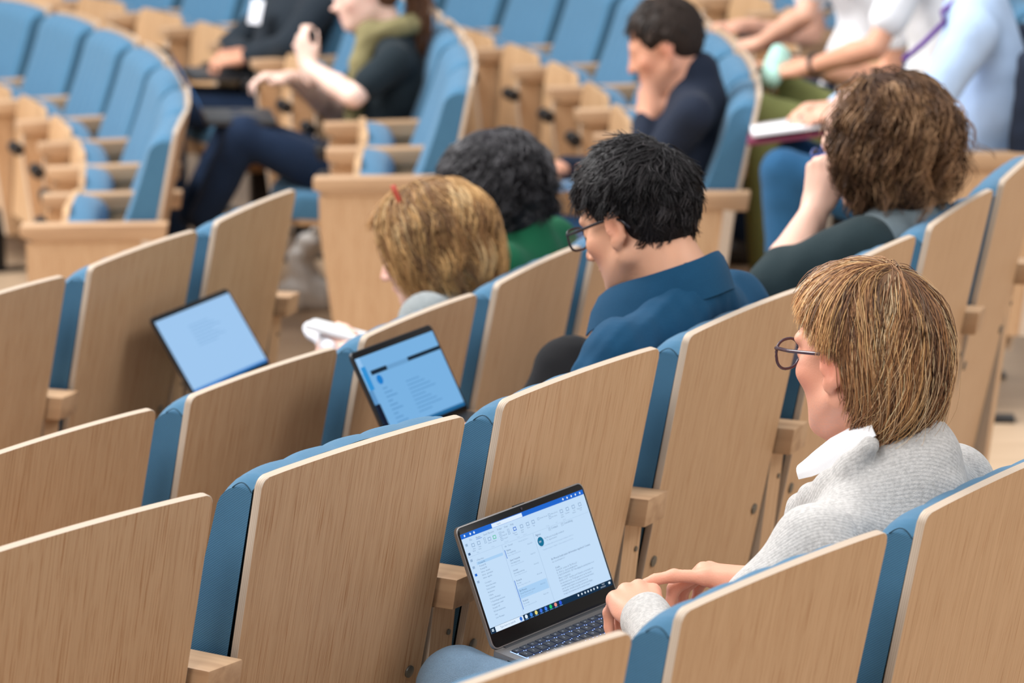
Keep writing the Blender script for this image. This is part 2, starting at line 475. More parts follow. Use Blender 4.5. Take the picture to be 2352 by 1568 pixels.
def seam_mesh(side):
    """piping seam that runs over the top edge of the cushion's side"""
    pts = []
    x = side * (W_PANEL / 2 - 0.0015)
    for k in range(11):
        a = k / 10 * math.pi / 2
        pts.append((x + side * 0.0004, 0.0135 + 0.033 * (k / 10), -0.036 + 0.009 * math.sin(k / 10 * math.pi) - 0.004 * (k / 10) ** 3))
    return tube('seam', pts, 0.0009, [M_SEAM], 5)
ME['seam_l'] = seam_mesh(-1)

def arm_set(parent, x, end=False, lean=0.0):
    a = obj('armrest', ME['arm'], parent, (x, 0, 0))
    s = obj('side_panel', ME['end' if end else 'side'], parent, (x, 0, 0))
    obj('leg', ME['leg'], s); obj('foot_plate', ME['foot'], s)
    p = obj('rear_post', ME['post'], parent, (x, 0.072, 0.655), (TILT * 0.6, 0, 0))
    obj('screw', ME['screw'], p, (0.012, -0.001, -0.05))
    if not end:
        k = obj('knob', ME['knob'], s, (-0.031, 0.448, 0.612))
        obj('knob', ME['knob'], s, (0.031, 0.448, 0.612))
def chair(row, i, label, seat_down=False, left=True, right=False, end_left=False, detail=True, pad=0.0):
    fr = Frame(row, i)
    e = empty('auditorium_chair', fr.o, fr.rz)
    tag(e, label, 'chair', 'oak and blue auditorium chairs')
    bp = obj('back_panel', ME['panel'], e, (0, 0, H_TOP), (TILT, 0, 0))
    cu = obj('back_cushion', ME['cushion'], e, (0, 0, H_TOP + pad), (TILT, 0, 0))
    if detail:
        obj('seam', ME['seam_l'], cu)
        for sx in (-1, 1):
            obj('bolt', ME['bolt'], bp, (sx * 0.195, -0.001, -0.392))
    s = obj('seat_cushion', ME['seat'], e)
    b = obj('seat_board', ME['board'], s)
    if seat_down:
        s.location = (0, 0.165, 0.375); s.rotation_euler = (math.radians(4), 0, 0)
    else:
        s.location = (0, 0.345, 0.305); s.rotation_euler = (math.radians(94), 0, 0)
    if left: arm_set(e, -0.28, end_left)
    if right: arm_set(e, 0.28, True)
    return e
# ------------------------------------------------------------------ all chairs in view
ORD = ['first', 'second', 'third', 'fourth', 'fifth', 'sixth', 'seventh', 'eighth', 'ninth', 'tenth', 'eleventh', 'twelfth', 'thirteenth']
chair('A', 0, 'oak-backed chair cut by the bottom edge, below the open laptop')
chair('A', 1, 'empty oak-backed chair at the bottom, just left of the cardigan man\'s chair')
chair('A', 2, 'oak-backed chair at the right edge that holds the man in the grey cardigan', seat_down=True)
chair('B', 0, 'oak-backed chair in the bottom left corner of the picture')
chair('B', 1, 'empty oak-backed chair left of the large open laptop, blue padding beside it', left=True, pad=0.013)
chair('B', 2, 'empty oak-backed chair directly behind the large open laptop screen')
chair('B', 3, 'oak-backed chair that holds the man in the dark blue shirt', seat_down=True)
chair('B', 4, 'empty oak-backed chair partly hidden by the cardigan man\'s blond head')
chair('B', 5, 'oak-backed chair that holds the woman with long curly brown hair', seat_down=True)
chair('B', 6, 'oak-backed chair at the right edge, beyond the curly-haired woman', right=True)
chair('C', 0, 'oak-backed chair cut by the left edge, above the bottom left corner chair')
chair('C', 1, 'empty oak-backed chair below the small tilted laptop with the plain blue screen')
chair('C', 2, 'empty oak-backed chair behind the laptop with the dark title bars')
chair('C', 3, 'oak-backed chair that holds the woman with the red hair clip', seat_down=True)
chair('C', 4, 'oak-backed chair that holds the grey-haired woman in green', seat_down=True, right=True)
chair('D', 0, 'oak-backed chair cut by the left edge, highest of the near left backs')
chair('D', 1, 'empty oak-backed chair left of the small laptop, with a shadow on its back')
chair('D', 2, 'empty oak-backed chair at the aisle end, left of the white bag', right=True)
for k in range(8):
    chair('E2', k, f'empty blue-padded chair in the far left block, {ORD[k]} from the aisle', end_left=(k == 0), detail=False)
for k in range(12):
    lab = {2: 'blue-padded chair that holds the woman with the olive scarf', 5: 'blue-padded chair that holds the person with the white badge'}.get(
        k, f'empty blue-padded chair in the scarf woman\'s row, {ORD[k]} from the aisle')
    chair('D2', k, lab, seat_down=k in (2, 5), end_left=(k == 0), detail=False)
for k in range(10):
    lab = 'blue-padded aisle chair that holds the man with his hand on his chin' if k == 0 else \
        f'empty blue-padded chair in the chin-resting man\'s row, {ORD[k]} from the aisle'
    chair('C2', k, lab, seat_down=(k == 0), end_left=(k == 0), detail=False)
for k in range(9):
    lab = {0: 'blue-padded aisle chair at the right edge that holds the person in light blue',
           2: 'blue-padded chair that holds the person in olive trousers',
           4: 'blue-padded chair that holds the person in white at the top edge'}.get(
        k, f'empty blue-padded chair in the top right row, {ORD[k]} from the aisle')
    chair('B2', k, lab, seat_down=k in (0, 2, 4), end_left=(k == 0), detail=False)
# ------------------------------------------------------------------ organic shapes: blended distance fields turned into one continuous mesh
def A(*v): return np.array(v, np.float32)
def rc(a, b, ra, rb, k=0.012, side=None, q=1.0, op='add'):
    """tapered limb from a to b; q widens it along `side`"""
    a = np.asarray(a, np.float32); b = np.asarray(b, np.float32)
    R = max(ra, rb) * max(q, 1.0)
    s = None if side is None else np.asarray(side, np.float32) / np.linalg.norm(side)
    def f(P):
        ba = b - a; L2 = float(ba @ ba) + 1e-12
        pa = P - a
        t = np.clip((pa @ ba) / L2, 0, 1)
        v = pa - t[..., None] * ba
        if s is not None:
            vs_ = v @ s
            d2 = (v * v).sum(-1) - vs_ * vs_ + (vs_ / q) ** 2
        else: d2 = (v * v).sum(-1)
        return np.sqrt(d2) - (ra + (rb - ra) * t)
    return (f, np.minimum(a, b) - R, np.maximum(a, b) + R, k, op)
def ell(c, r, Rm=None, k=0.012, op='add'):
    c = np.asarray(c, np.float32); r = np.asarray(r, np.float32)
    Rm = None if Rm is None else np.asarray(Rm, np.float32)
    m = float(r.max())
    def f(P):
        p = P - c
        if Rm is not None: p = p @ Rm
        k0 = np.sqrt(((p / r) ** 2).sum(-1)); k1 = np.sqrt(((p / (r * r)) ** 2).sum(-1)) + 1e-9
        return k0 * (k0 - 1) / k1
    return (f, c - m, c + m, k, op)
def chair_cut(gap=0.045):
    """everything behind the pressed-in back padding of the person's own chair"""
    c = math.cos(TILT)
    def f(P): return (P[..., 1] - (0.2165 * (H_TOP - P[..., 2]) + gap)) * c
    return (f, A(-0.26, -0.5, 0.0), A(0.26, 0.4, 0.97), 0.012, 'sub')
def sdf_mesh(prims, vox, warp=None, clip=None):
    lo = np.min([p[1] for p in prims if p[4] == 'add'], 0) - 3 * vox - 0.01
    hi = np.max([p[2] for p in prims if p[4] == 'add'], 0) + 3 * vox + 0.01
    if clip is not None: lo = np.maximum(lo, clip[0]); hi = np.minimum(hi, clip[1])
    n = np.ceil((hi - lo) / vox).astype(int) + 1
    D = np.full(n, 0.2, np.float32)
    ax = [lo[i] + vox * np.arange(n[i], dtype=np.float32) for i in range(3)]
    for f, a, b, k, op in prims:
        mg = k + 3 * vox + 0.004
        i0 = np.maximum(np.floor((a - mg - lo) / vox).astype(int), 0)
        i1 = np.minimum(np.ceil((b + mg - lo) / vox).astype(int) + 1, n)
        if np.any(i1 <= i0): continue
        sl = tuple(slice(i0[j], i1[j]) for j in range(3))
        G = np.stack(np.meshgrid(ax[0][sl[0]], ax[1][sl[1]], ax[2][sl[2]], indexing='ij'), -1)
        d = f(G).astype(np.float32)
        o = D[sl]
        if op == 'add':
            h = np.clip(0.5 + 0.5 * (o - d) / k, 0, 1)
            D[sl] = o * (1 - h) + d * h - k * h * (1 - h)
        else:
            h = np.clip(0.5 - 0.5 * (o + d) / k, 0, 1)
            D[sl] = o * (1 - h) - d * h + k * h * (1 - h)
    if warp is not None:
        m = np.abs(D) < 0.03
        idx = np.nonzero(m)
        P = np.stack([ax[j][idx[j]] for j in range(3)], -1)
        D[idx] += warp(P).astype(np.float32)
    # surface nets
    S = D < 0
    def c8(B): return [B[i:n[0] - 1 + i, j:n[1] - 1 + j, k:n[2] - 1 + k] for i in (0, 1) for j in (0, 1) for k in (0, 1)]
    cs = c8(S)
    tot = np.zeros(n - 1, np.int8)
    for c in cs: tot += c
    act = (tot > 0) & (tot < 8)
    ia = np.nonzero(act)
    N_ = len(ia[0])
    ids = np.full(n - 1, -1, np.int32); ids[ia] = np.arange(N_)
    off = [(i, j, k) for i in (0, 1) for j in (0, 1) for k in (0, 1)]
    dv = np.stack([D[ia[0] + o[0], ia[1] + o[1], ia[2] + o[2]] for o in off], 1)
    pos = np.zeros((N_, 3), np.float32); cnt = np.zeros(N_, np.float32)
    for i, oa in enumerate(off):
        for j, ob in enumerate(off):
            if j <= i or sum(abs(x - y) for x, y in zip(oa, ob)) != 1: continue
            da, db = dv[:, i], dv[:, j]
            m = (da < 0) != (db < 0)
            t = np.where(m, da / (da - db + 1e-20), 0)
            pos += m[:, None] * (A(*oa) + t[:, None] * (A(*ob) - A(*oa))); cnt += m
    V = lo.astype(np.float32) + vox * (np.stack(ia, 1) + pos / cnt[:, None])
    Q = []
    for a in range(3):
        b, c = (a + 1) % 3, (a + 2) % 3
        s0 = [slice(1, n[i] - 1) for i in range(3)]; s1 = list(s0)
        s0[a] = slice(0, n[a] - 1); s1[a] = slice(1, n[a])
        e0 = S[tuple(s0)]; e1 = S[tuple(s1)]
        e = np.nonzero(e0 != e1)
        g = [e[i] + (0 if i == a else 1) for i in range(3)]
        def cell(db, dc):
            q = list(g); q[b] = g[b] + db; q[c] = g[c] + dc
            return ids[tuple(q)]
        quad = np.stack([cell(-1, -1), cell(0, -1), cell(0, 0), cell(-1, 0)], 1)
        fl = ~e0[e]
        quad[fl] = quad[fl][:, ::-1]
        Q.append(quad)
    Q = np.concatenate(Q)
    Q = Q[(Q >= 0).all(1)]
    return V, Q
def laplace(V, Q, it=2, lam=0.5):
    E = np.concatenate([Q[:, [0, 1]], Q[:, [1, 2]], Q[:, [2, 3]], Q[:, [3, 0]]])
    E = np.concatenate([E, E[:, ::-1]])
    deg = np.bincount(E[:, 0], minlength=len(V))[:, None].astype(np.float32)
    for _ in range(it):
        S_ = np.stack([np.bincount(E[:, 0], weights=V[E[:, 1], j], minlength=len(V)) for j in range(3)], 1)
        V = V + lam * (S_ / np.maximum(deg, 1) - V)
    return V.astype(np.float32)
def folds(amp, freq, seed=0, stretch=(1, 1, 1)):
    """soft cloth folds: a few warped sine sheets"""
    rg = np.random.default_rng(seed)
    dirs = rg.normal(size=(5, 3)) * np.array(stretch); ph = rg.uniform(0, 6.28, 5)
    wd = rg.normal(size=(5, 3)) * 0.35; fr = freq * rg.uniform(0.7, 1.6, 5)
    dirs /= np.linalg.norm(dirs, axis=1)[:, None]
    def f(P):
        r = 0
        for i in range(5):
            w_ = np.sin(P @ (wd[i] * freq).astype(np.float32) + ph[i] * 2)
            r = r + np.abs(np.sin(P @ (dirs[i] * fr[i]).astype(np.float32) + ph[i] + 1.2 * w_)) ** 1.5
        return amp * (r / 5 - 0.5)
    return f
def cheap_noise(P, freq, seed):
    rg = np.random.default_rng(seed)
    r = 0
    for i in range(6):
        d = rg.normal(size=3) * freq * rg.uniform(0.6, 1.8)
        r = r + np.sin(P @ d + rg.uniform(0, 6.28) + 1.5 * np.sin(P @ rg.normal(size=3) * freq * 0.5))
    return r / 6
def rot_ypr(yaw, pitch, roll=0.0):
    """yaw turns the head to its right (deg), pitch looks down, roll tips to the right shoulder"""
    y, p, r = (math.radians(v) for v in (yaw, pitch, roll))
    Rz = np.array([[math.cos(y), math.sin(y), 0], [-math.sin(y), math.cos(y), 0], [0, 0, 1]])
    Rx = np.array([[1, 0, 0], [0, math.cos(p), math.sin(p)], [0, -math.sin(p), math.cos(p)]])
    Ry = np.array([[math.cos(r), 0, math.sin(r)], [0, 1, 0], [-math.sin(r), 0, math.cos(r)]])
    return Rz @ Rx @ Ry
def head_prims(O, R, sc=1.0, ears=True, female=False):
    O = np.asarray(O, float)
    def T(p): return O + R @ (np.asarray(p, float) * sc)
    out = []
    def e(c, r, Rl=None, k=0.012, op='add'): out.append(ell(T(c), np.array(r) * sc, R if Rl is None else R @ Rl, k, op))
    def c(a, b, ra, rb, k=0.012): out.append(rc(T(a), T(b), ra * sc, rb * sc, k))
    e((0, -0.012, 0.034), (0.077, 0.098, 0.088))
    e((0, 0.034, -0.030), (0.061, 0.060, 0.082), k=0.02)
    jw = 0.050 if female else 0.056
    for s in (-1, 1):
        c((s * jw, 0.000, -0.050), (s * 0.020, 0.066, -0.094), 0.021, 0.018, 0.02)
        e((s * 0.043, 0.060, -0.020), (0.020, 0.020, 0.016), k=0.02)
    e((0, 0.076, -0.096), (0.020, 0.016, 0.016), k=0.014)
    e((0, 0.078, 0.024), (0.050, 0.018, 0.014), k=0.016)
    for s in (-1, 1): e((s * 0.031, 0.096, 0.004), (0.016, 0.014, 0.011), k=0.010, op='sub')
    for s in (-1, 1): e((s * 0.031, 0.078, 0.003), (0.0135, 0.0125, 0.0115), k=0.004)
    c((0, 0.090, 0.010), (0, 0.112, -0.030), 0.0075, 0.0095, 0.010)
    e((0, 0.113, -0.033), (0.0105, 0.0115, 0.0095), k=0.006)
    for s in (-1, 1): e((s * 0.011, 0.103, -0.037), (0.008, 0.009, 0.007), k=0.006)
    e((0, 0.090, -0.0600), (0.024, 0.010, 0.0055), k=0.005)
    e((0, 0.088, -0.0715), (0.022, 0.010, 0.0065), k=0.004)
    if ears:
        for s in (-1, 1):
            Rl = np.array(Euler((math.radians(-12), 0, s * math.radians(-14))).to_matrix())
            e((s * 0.081, -0.012, -0.004), (0.0085, 0.0165, 0.030), Rl, 0.005)
            e((s * 0.079, -0.004, -0.030), (0.007, 0.010, 0.012), Rl, 0.006)
            e((s * 0.0895, -0.009, -0.004), (0.0075, 0.0105, 0.0195), Rl, 0.004, 'sub')
            e((s * 0.081, 0.001, -0.008), (0.006, 0.006, 0.008), Rl, 0.005)
    return out
def hand_prims(W, R, side, curls, spread=4.0, thumb=None, sc=1.0):
    """W wrist point; R columns = (x across, y along the fingers, z back of the hand); side +1: thumb on +x"""
    W = np.asarray(W, float)
    def T(p): return W + R @ (np.asarray(p, float) * sc)
    out = [rc(T((0, -0.055, 0)), T((0, 0.012, 0)), 0.0215 * sc, 0.0205 * sc, 0.012, R[:, 0], 1.35)]
    bx = [0.0275, 0.0090, -0.0095, -0.0265]; by = [0.089, 0.094, 0.088, 0.077]; bz = [0.000, 0.004, 0.002, -0.004]
    ln = [(0.043, 0.026, 0.021), (0.047, 0.029, 0.022), (0.043, 0.027, 0.022), (0.033, 0.020, 0.019)]
    rd = [(0.0098, 0.0088, 0.0080, 0.0068), (0.0100, 0.0090, 0.0080, 0.0068), (0.0095, 0.0085, 0.0077, 0.0065), (0.0085, 0.0075, 0.0068, 0.0058)]
    out.append(ell(T((0, 0.048, -0.010)), np.array((0.037, 0.046, 0.0135)) * sc, R, 0.012))
    tips = []
    for i in range(4):
        x = side * bx[i]
        k0 = np.array((x, by[i], bz[i]))
        out.append(rc(T((x * 0.5, 0.006, 0.001)), T(k0 - np.array((0, 0, 0.001))), 0.0150 * sc, 0.0118 * sc, 0.009))
        out.append(ell(T(k0 + np.array((0, 0, 0.0035))), np.array((0.0085, 0.010, 0.0085)) * sc, R, 0.006))
        az = math.radians(spread * (1.5 - i)) * side
        a = 0.0; p = k0
        for j in range(3):
            a += math.radians(curls[i][j])
            d = np.array((math.sin(az) * math.cos(a), math.cos(az) * math.cos(a), -math.sin(a)))
            q = p + d * ln[i][j]
            out.append(rc(T(p), T(q), rd[i][j] * sc, rd[i][j + 1] * sc, 0.0035 if j else 0.006))
            if j == 0: out.append(ell(T(q), np.array((1, 1, 1)) * rd[i][1] * 1.06 * sc, None, 0.004))
            p = q
        tips.append((T(p), R @ d))
    th = thumb or [(0.020, 0.014, -0.010), (0.045, 0.046, -0.020), (0.056, 0.078, -0.024), (0.058, 0.104, -0.026)]
    tr = [0.0155, 0.0125, 0.0105, 0.0085]
    for j in range(3):
        a, b = np.array(th[j]), np.array(th[j + 1])
        a = a * [side, 1, 1]; b = b * [side, 1, 1]
        out.append(rc(T(a), T(b), tr[j] * sc, tr[j + 1] * sc, 0.010 if j == 0 else 0.004))
    return out, tips
def hand_axes(fingers, back):
    """rotation from the finger direction and the direction the back of the hand faces"""
    y = np.asarray(fingers, float); y /= np.linalg.norm(y)
    z = np.asarray(back, float); z = z - y * (z @ y); z /= np.linalg.norm(z)
    return np.stack([np.cross(y, z), y, z], 1)

# ------------------------------------------------------------------ hair
def strands_mesh(name, paths, r0, colors, mat, tip=0.35, ramp_=(0.85, 1.1)):
    n, m, _ = paths.shape
    T = np.gradient(paths, axis=1); T /= np.linalg.norm(T, axis=2)[..., None] + 1e-9
    ref = np.array([0.31, 0.17, 0.93]); U = np.cross(T, ref); U /= np.linalg.norm(U, axis=2)[..., None] + 1e-9
    B = np.cross(T, U)
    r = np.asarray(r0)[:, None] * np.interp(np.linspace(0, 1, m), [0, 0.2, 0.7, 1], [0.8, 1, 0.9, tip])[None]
    a = np.arange(3) * 2 * math.pi / 3
    V = paths[:, :, None] + r[:, :, None, None] * (np.cos(a)[None, None, :, None] * U[:, :, None] + np.sin(a)[None, None, :, None] * B[:, :, None])
    b = (np.arange(n) * m * 3)[:, None, None] + (np.arange(m - 1) * 3)[None, :, None]
    k = np.arange(3)[None, None]; k2 = (k + 1) % 3
    Q = np.stack([b + k, b + k2, b + 3 + k2, b + 3 + k], -1).reshape(-1, 4)
    C = np.repeat(colors, m * 3, 0)
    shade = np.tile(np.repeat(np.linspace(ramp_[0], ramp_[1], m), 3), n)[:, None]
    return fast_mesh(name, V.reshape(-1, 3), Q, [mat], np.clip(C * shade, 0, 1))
def grow(n, seed, O, R, steps, length, rx, hairline, flow, gravity, lift=0.004, curl=0.0, curl_n=3.0, clumps=0, clump=0.6, jit=0.12, endcurl=0.0, sc=1.0, cs=(0, -0.012, 0.034), gfront=False, flare=0.0):
    """grow strands from the scalp: head frame, O centre, R axes; rx: half sizes of the shell the hair lies on"""
    rg = np.random.default_rng(seed)
    c0 = np.array([0, -0.012, 0.034]) * sc
    rs = np.array([0.077, 0.098, 0.088]) * sc
    c1 = np.array(cs) * sc
    def roots(k):
        out = []
        while len(out) < k:
            d = rg.normal(size=(k * 3, 3)); d /= np.linalg.norm(d, axis=1)[:, None]
            out.extend(d[hairline(d)][:k - len(out)])
        return np.array(out)
    def run(d, ln, jits):
        p = c0 + d * rs
        P = [p.copy()]
        g = R.T @ np.array([0, 0, -1.0])
        vel = None
        nst = len(d)
        for i in range(steps - 1):
            t = i / (steps - 1)
            q = (p - c1) / rx
            nn = q / rx; nn /= np.linalg.norm(nn, axis=1)[:, None]
            f = flow(p - c0, t)
            f = f - nn * (f * nn).sum(1)[:, None]
            f /= np.linalg.norm(f, axis=1)[:, None] + 1e-6
            gt = g - nn * (nn @ g)[:, None]
            gw = np.clip((-0.020 - (p - c0)[:, 1]) / 0.03, 0.02, 1)[:, None] if gfront else 1.0
            v = f * (1 - t * 0.6) + gt * gravity * gw * (0.3 + t) + jits * (0.5 + t)
            if flare: v = v + nn * flare * max(0, t - 0.5)
            if endcurl: v = v - nn * endcurl * max(0, t - 0.55) * 2.2
            v /= np.linalg.norm(v, axis=1)[:, None]
            vel = v if vel is None else 0.55 * vel + 0.45 * v
            p = p + vel * (ln / (steps - 1))[:, None]
            # stay on the shell while above its equator
            q = (p - c1) / rx; rr = np.linalg.norm(q, axis=1)
            tgt = 1.0
            grow_in = np.minimum(1, (i + 1) / 2.5)
            want = np.maximum(rr, (1 - grow_in) * np.linalg.norm((p - c1) / rx, axis=1) + grow_in * tgt)
            inside = rr < want
            p = np.where(inside[:, None], c1 + (p - c1) * (want / np.maximum(rr, 1e-6))[:, None], p)
            P.append(p.copy())
        return np.stack(P, 1)
    d = roots(n)
    ln = length(d) * rg.uniform(0.8, 1.1, n)
    if clumps:
        dc = roots(clumps); lc = length(dc) * rg.uniform(0.85, 1.1, clumps)
        Pc = run(dc, lc, rg.normal(size=(clumps, 3)) * jit)
        near = np.argmin(((d[:, None] - dc[None]) ** 2).sum(2), 1) if n * clumps < 4e6 else np.concatenate(
            [np.argmin(((d[i:i + 1000, None] - dc[None]) ** 2).sum(2), 1) for i in range(0, n, 1000)])
        P = run(d, ln, rg.normal(size=(n, 3)) * jit * 0.5)
        w = (np.linspace(0, 1, steps) ** 1.2 * clump)[None, :, None]
        G = Pc[near] + (rg.normal(size=(n, 1, 3)) * 0.0045 * sc)
        P = P * (1 - w) + G * w
        cid = near
    else:
        P = run(d, ln, rg.normal(size=(n, 3)) * jit); cid = np.arange(n)
    q0 = (P - c1) / rx
    okk = ~(((np.linalg.norm(q0, axis=2) > 1.16) & ((P - c1)[..., 2] > -0.01)).any(1))
    P, cid = P[okk], cid[okk]
    if curl:
        s = np.linspace(0, 1, steps)[None]
        rc_ = np.random.default_rng(seed + 5)
        ph = rc_.uniform(0, 6.28, cid.max() + 1)[cid][:, None]; fq = curl_n * rc_.uniform(0.75, 1.3, cid.max() + 1)[cid][:, None]
        T = np.gradient(P, axis=1); T /= np.linalg.norm(T, axis=2)[..., None] + 1e-9
        U = np.cross(T, np.array([0.2, 0.9, 0.3])); U /= np.linalg.norm(U, axis=2)[..., None] + 1e-9
        B = np.cross(T, U)
        am = curl * np.minimum(1, s * 3)
        P = P + (am * np.cos(6.283 * fq * s + ph))[..., None] * U + (am * np.sin(6.283 * fq * s + ph))[..., None] * B
    return np.asarray(O) + P @ R.T, cid
def tint(n, cid, palette, weights, seed, var=0.12, mix=0.55):
    rg = np.random.default_rng(seed)
    pal = np.array([c[:3] for c in palette]); w = np.array(weights, float); w /= w.sum()
    cc = pal[rg.choice(len(pal), cid.max() + 1, p=w)][cid]
    own = pal[rg.choice(len(pal), n, p=w)]
    c = cc * mix + own * (1 - mix)
    return np.clip(c * rg.normal(1, var, (n, 1)), 0.002, 1)
def attr_mat(name, rough=0.5, spec=0.35, sss=0.0, bump=0.0, bscale=300, sheen=0.0):
    m, nt, b = new_mat(name)
    a = N(nt, 'ShaderNodeAttribute'); a.attribute_name = 'tint'
    nt.links.new(a.outputs['Color'], b.inputs['Base Color'])
    b.inputs['Roughness'].default_value = rough; b.inputs['Specular IOR Level'].default_value = spec
    if sss:
        b.inputs['Subsurface Weight'].default_value = sss
        b.inputs['Subsurface Radius'].default_value = (0.008, 0.003, 0.0015)
        b.inputs['Subsurface Scale'].default_value = 1.0
    if bump:
        t = N(nt, 'ShaderNodeTexNoise'); t.inputs['Scale'].default_value = bscale; t.inputs['Detail'].default_value = 3
        tc = N(nt, 'ShaderNodeTexCoord'); nt.links.new(tc.outputs['Object'], t.inputs['Vector'])
        bp = N(nt, 'ShaderNodeBump'); bp.inputs['Strength'].default_value = bump; bp.inputs['Distance'].default_value = 0.0015
        nt.links.new(t.outputs['Fac'], bp.inputs['Height']); nt.links.new(bp.outputs['Normal'], b.inputs['Normal'])
    return m
M_SKIN = attr_mat('skin', 0.48, 0.35, 0.12, 0.25, 420)
M_HAIR = attr_mat('hair', 0.46, 0.28)
M_CAP = attr_mat('hair_underlayer', 0.7, 0.15)

def sheet(name, G, thick, mats, closed_u=False):
    """thin cloth from a grid of points G[u][v], given thickness on both sides"""
    G = np.asarray(G, float); nu, nv = G.shape[:2]
    du = np.gradient(G, axis=0); dv = np.gradient(G, axis=1)
    n = np.cross(du, dv); n /= np.linalg.norm(n, axis=2)[..., None] + 1e-9
    V = np.concatenate([(G + n * thick / 2).reshape(-1, 3), (G - n * thick / 2).reshape(-1, 3)])
    o = nu * nv; F = []
    for i in range(nu - 1):
        for j in range(nv - 1):
            a, b, c, d = i * nv + j, (i + 1) * nv + j, (i + 1) * nv + j + 1, i * nv + j + 1
            F.append((a, b, c, d)); F.append((o + d, o + c, o + b, o + a))
    rim = [(i, 0) for i in range(nu)] + [(nu - 1, j) for j in range(1, nv)] + [(i, nv - 1) for i in range(nu - 2, -1, -1)] + [(0, j) for j in range(nv - 2, 0, -1)]
    r = [i * nv + j for i, j in rim]
    for a, b in zip(r, r[1:] + r[:1]): F.append((b, a, o + a, o + b))
    return mesh(name, V, F, mats, 1.0)

# ------------------------------------------------------------------ people
def person(row, i, label, J, head, skin, shirt, trousers, vox=0.008, hands=(), sleeve='long', headvox=None, female=False, group=None,
           shoes=True, shirt_warp=None, extra_shirt=(), extra_skin=(), legs=True, face=None, shirt_name='shirt', bulk=1.0, ears=True, fold_amp=0.007, shoe_mat=None, tor_clip=None, neckline=None):
    """J: joints in the seat frame; head=(O, R); hands: list of prims"""
    fr = Frame(row, i)
    e = empty('person', fr.o, fr.rz)
    tag(e, label, 'person', group)
    J = {k: np.asarray(v, float) for k, v in J.items()}
    O, R = head
    X = np.array([1.0, 0, 0])
    sp = J['shR'] - J['shL']; sp /= np.linalg.norm(sp)
    nb, ch, wa, pe = J['neck'], J['chest'], J['waist'], J['pelvis']
    skp = head_prims(O, R, 1.0, ears, female)
    nt_ = O + R @ np.array([0, -0.030, -0.055])
    nr = 0.046 if female else 0.054
    skp.append(rc(nt_, nb + np.array([0, 0.0, -0.02]), nr, nr * 1.12, 0.022))
    skp.append(rc(O + R @ np.array([0, 0.035, -0.075]), nb + np.array([0, 0.035, -0.03]), nr * 0.62, nr * 0.75, 0.03))
    # trunk inside the clothes keeps the body one surface
    skp.append(rc(nb - np.array([0, 0, 0.03]), ch, 0.062, 0.075, 0.03, sp, 1.35))
    skp.append(rc(ch, wa, 0.078, 0.07, 0.03, sp, 1.35)); skp.append(rc(wa, pe, 0.07, 0.08, 0.03, sp, 1.35))
    for s in 'LR':
        if 'sh' + s not in J: continue
        sh, el, wr = J['sh' + s], J['el' + s], J['wr' + s]
        skp.append(rc(nb - np.array([0, 0, 0.06]), sh - np.array([0, 0, 0.02]), 0.03, 0.03, 0.02))
        skp.append(rc(sh - np.array([0, 0, 0.012]), el, 0.036, 0.034, 0.012)); skp.append(rc(el, el + (wr - el) * 0.35, 0.036, 0.037, 0.010))
        skp.append(rc(el + (wr - el) * 0.35, wr, 0.037, 0.024, 0.010))
    skp.append(chair_cut(0.06))
    skp += list(hands) + list(extra_skin)
    V, Q = sdf_mesh(skp, headvox or vox)
    V = laplace(V, Q, 1, 0.35)
    base = np.array(skin[:3])
    col = np.tile(base, (len(V), 1)) * (1 + 0.05 * cheap_noise(V, 60, 3)[:, None])
    hl = (V - O) @ R
    def blob(c, r): return np.exp(-(((hl - np.array(c)) / r) ** 2).sum(1))[:, None]
    red = base * np.array([1.02, 0.72, 0.70])
    for c, r in (((0, 0.112, -0.034), 0.014), ((0.085, -0.01, -0.004), 0.026), ((-0.085, -0.01, -0.004), 0.026), ((-0.05, 0.06, -0.03), 0.022), ((0.05, 0.06, -0.03), 0.022)):
        col = col * (1 - 0.55 * blob(c, r)) + red * 0.55 * blob(c, r)
    lips = np.array([0.50, 0.17, 0.15]) * base[0] / 0.6
    lp = np.exp(-(((hl - np.array((0, 0.094, -0.066))) / np.array((0.024, 0.012, 0.009))) ** 2).sum(1))[:, None] * 0.6
    col = col * (1 - lp) + lips * lp
    if face is not None: col = face(hl, col)
    obj('body', fast_mesh('body', V, Q, [M_SKIN], np.clip(col, 0, 1)), e)
    # shirt
    b = bulk
    sh_ = [rc(nb - np.array([0, 0.0, 0.050]), ch, 0.077 * b, 0.108 * b, 0.03, sp, 1.45), rc(ch, wa, 0.108 * b, 0.105 * b, 0.04, sp, 1.42),
           rc(wa, pe, 0.105 * b, 0.120 * b, 0.04, sp, 1.40)]
    for s in 'LR':
        if 'sh' + s not in J: continue
        sh, el, wr = J['sh' + s], J['el' + s], J['wr' + s]
        sh_.append(rc(nb * 0.75 + sh * 0.25 - np.array([0, 0, 0.045]), sh - np.array([0, 0, 0.004]), 0.052 * b, 0.052 * b, 0.035))
        if sleeve == 'long':
            sh_.append(rc(sh, el, 0.055 * b, 0.047 * b, 0.022)); sh_.append(rc(el, wr, 0.048 * b, 0.034 * b, 0.014))
        else:
            m_ = sh + (el - sh) * 0.62
            sh_.append(rc(sh, m_, 0.055 * b, 0.052 * b, 0.022))
    if neckline is not None:
        sh_.append(rc(nb - np.array([0, 0.008, 0.05]), nb + np.array([0, -0.004, neckline]), nr * 1.5, nr * 1.2, 0.025))
    V, Q = sdf_mesh(sh_ + list(extra_shirt) + [chair_cut()], vox, shirt_warp or folds(fold_amp, 34, len(label)))
    V = laplace(V, Q, 1, 0.4)
    so = obj(shirt_name, fast_mesh(shirt_name, V, Q, [shirt]), e)
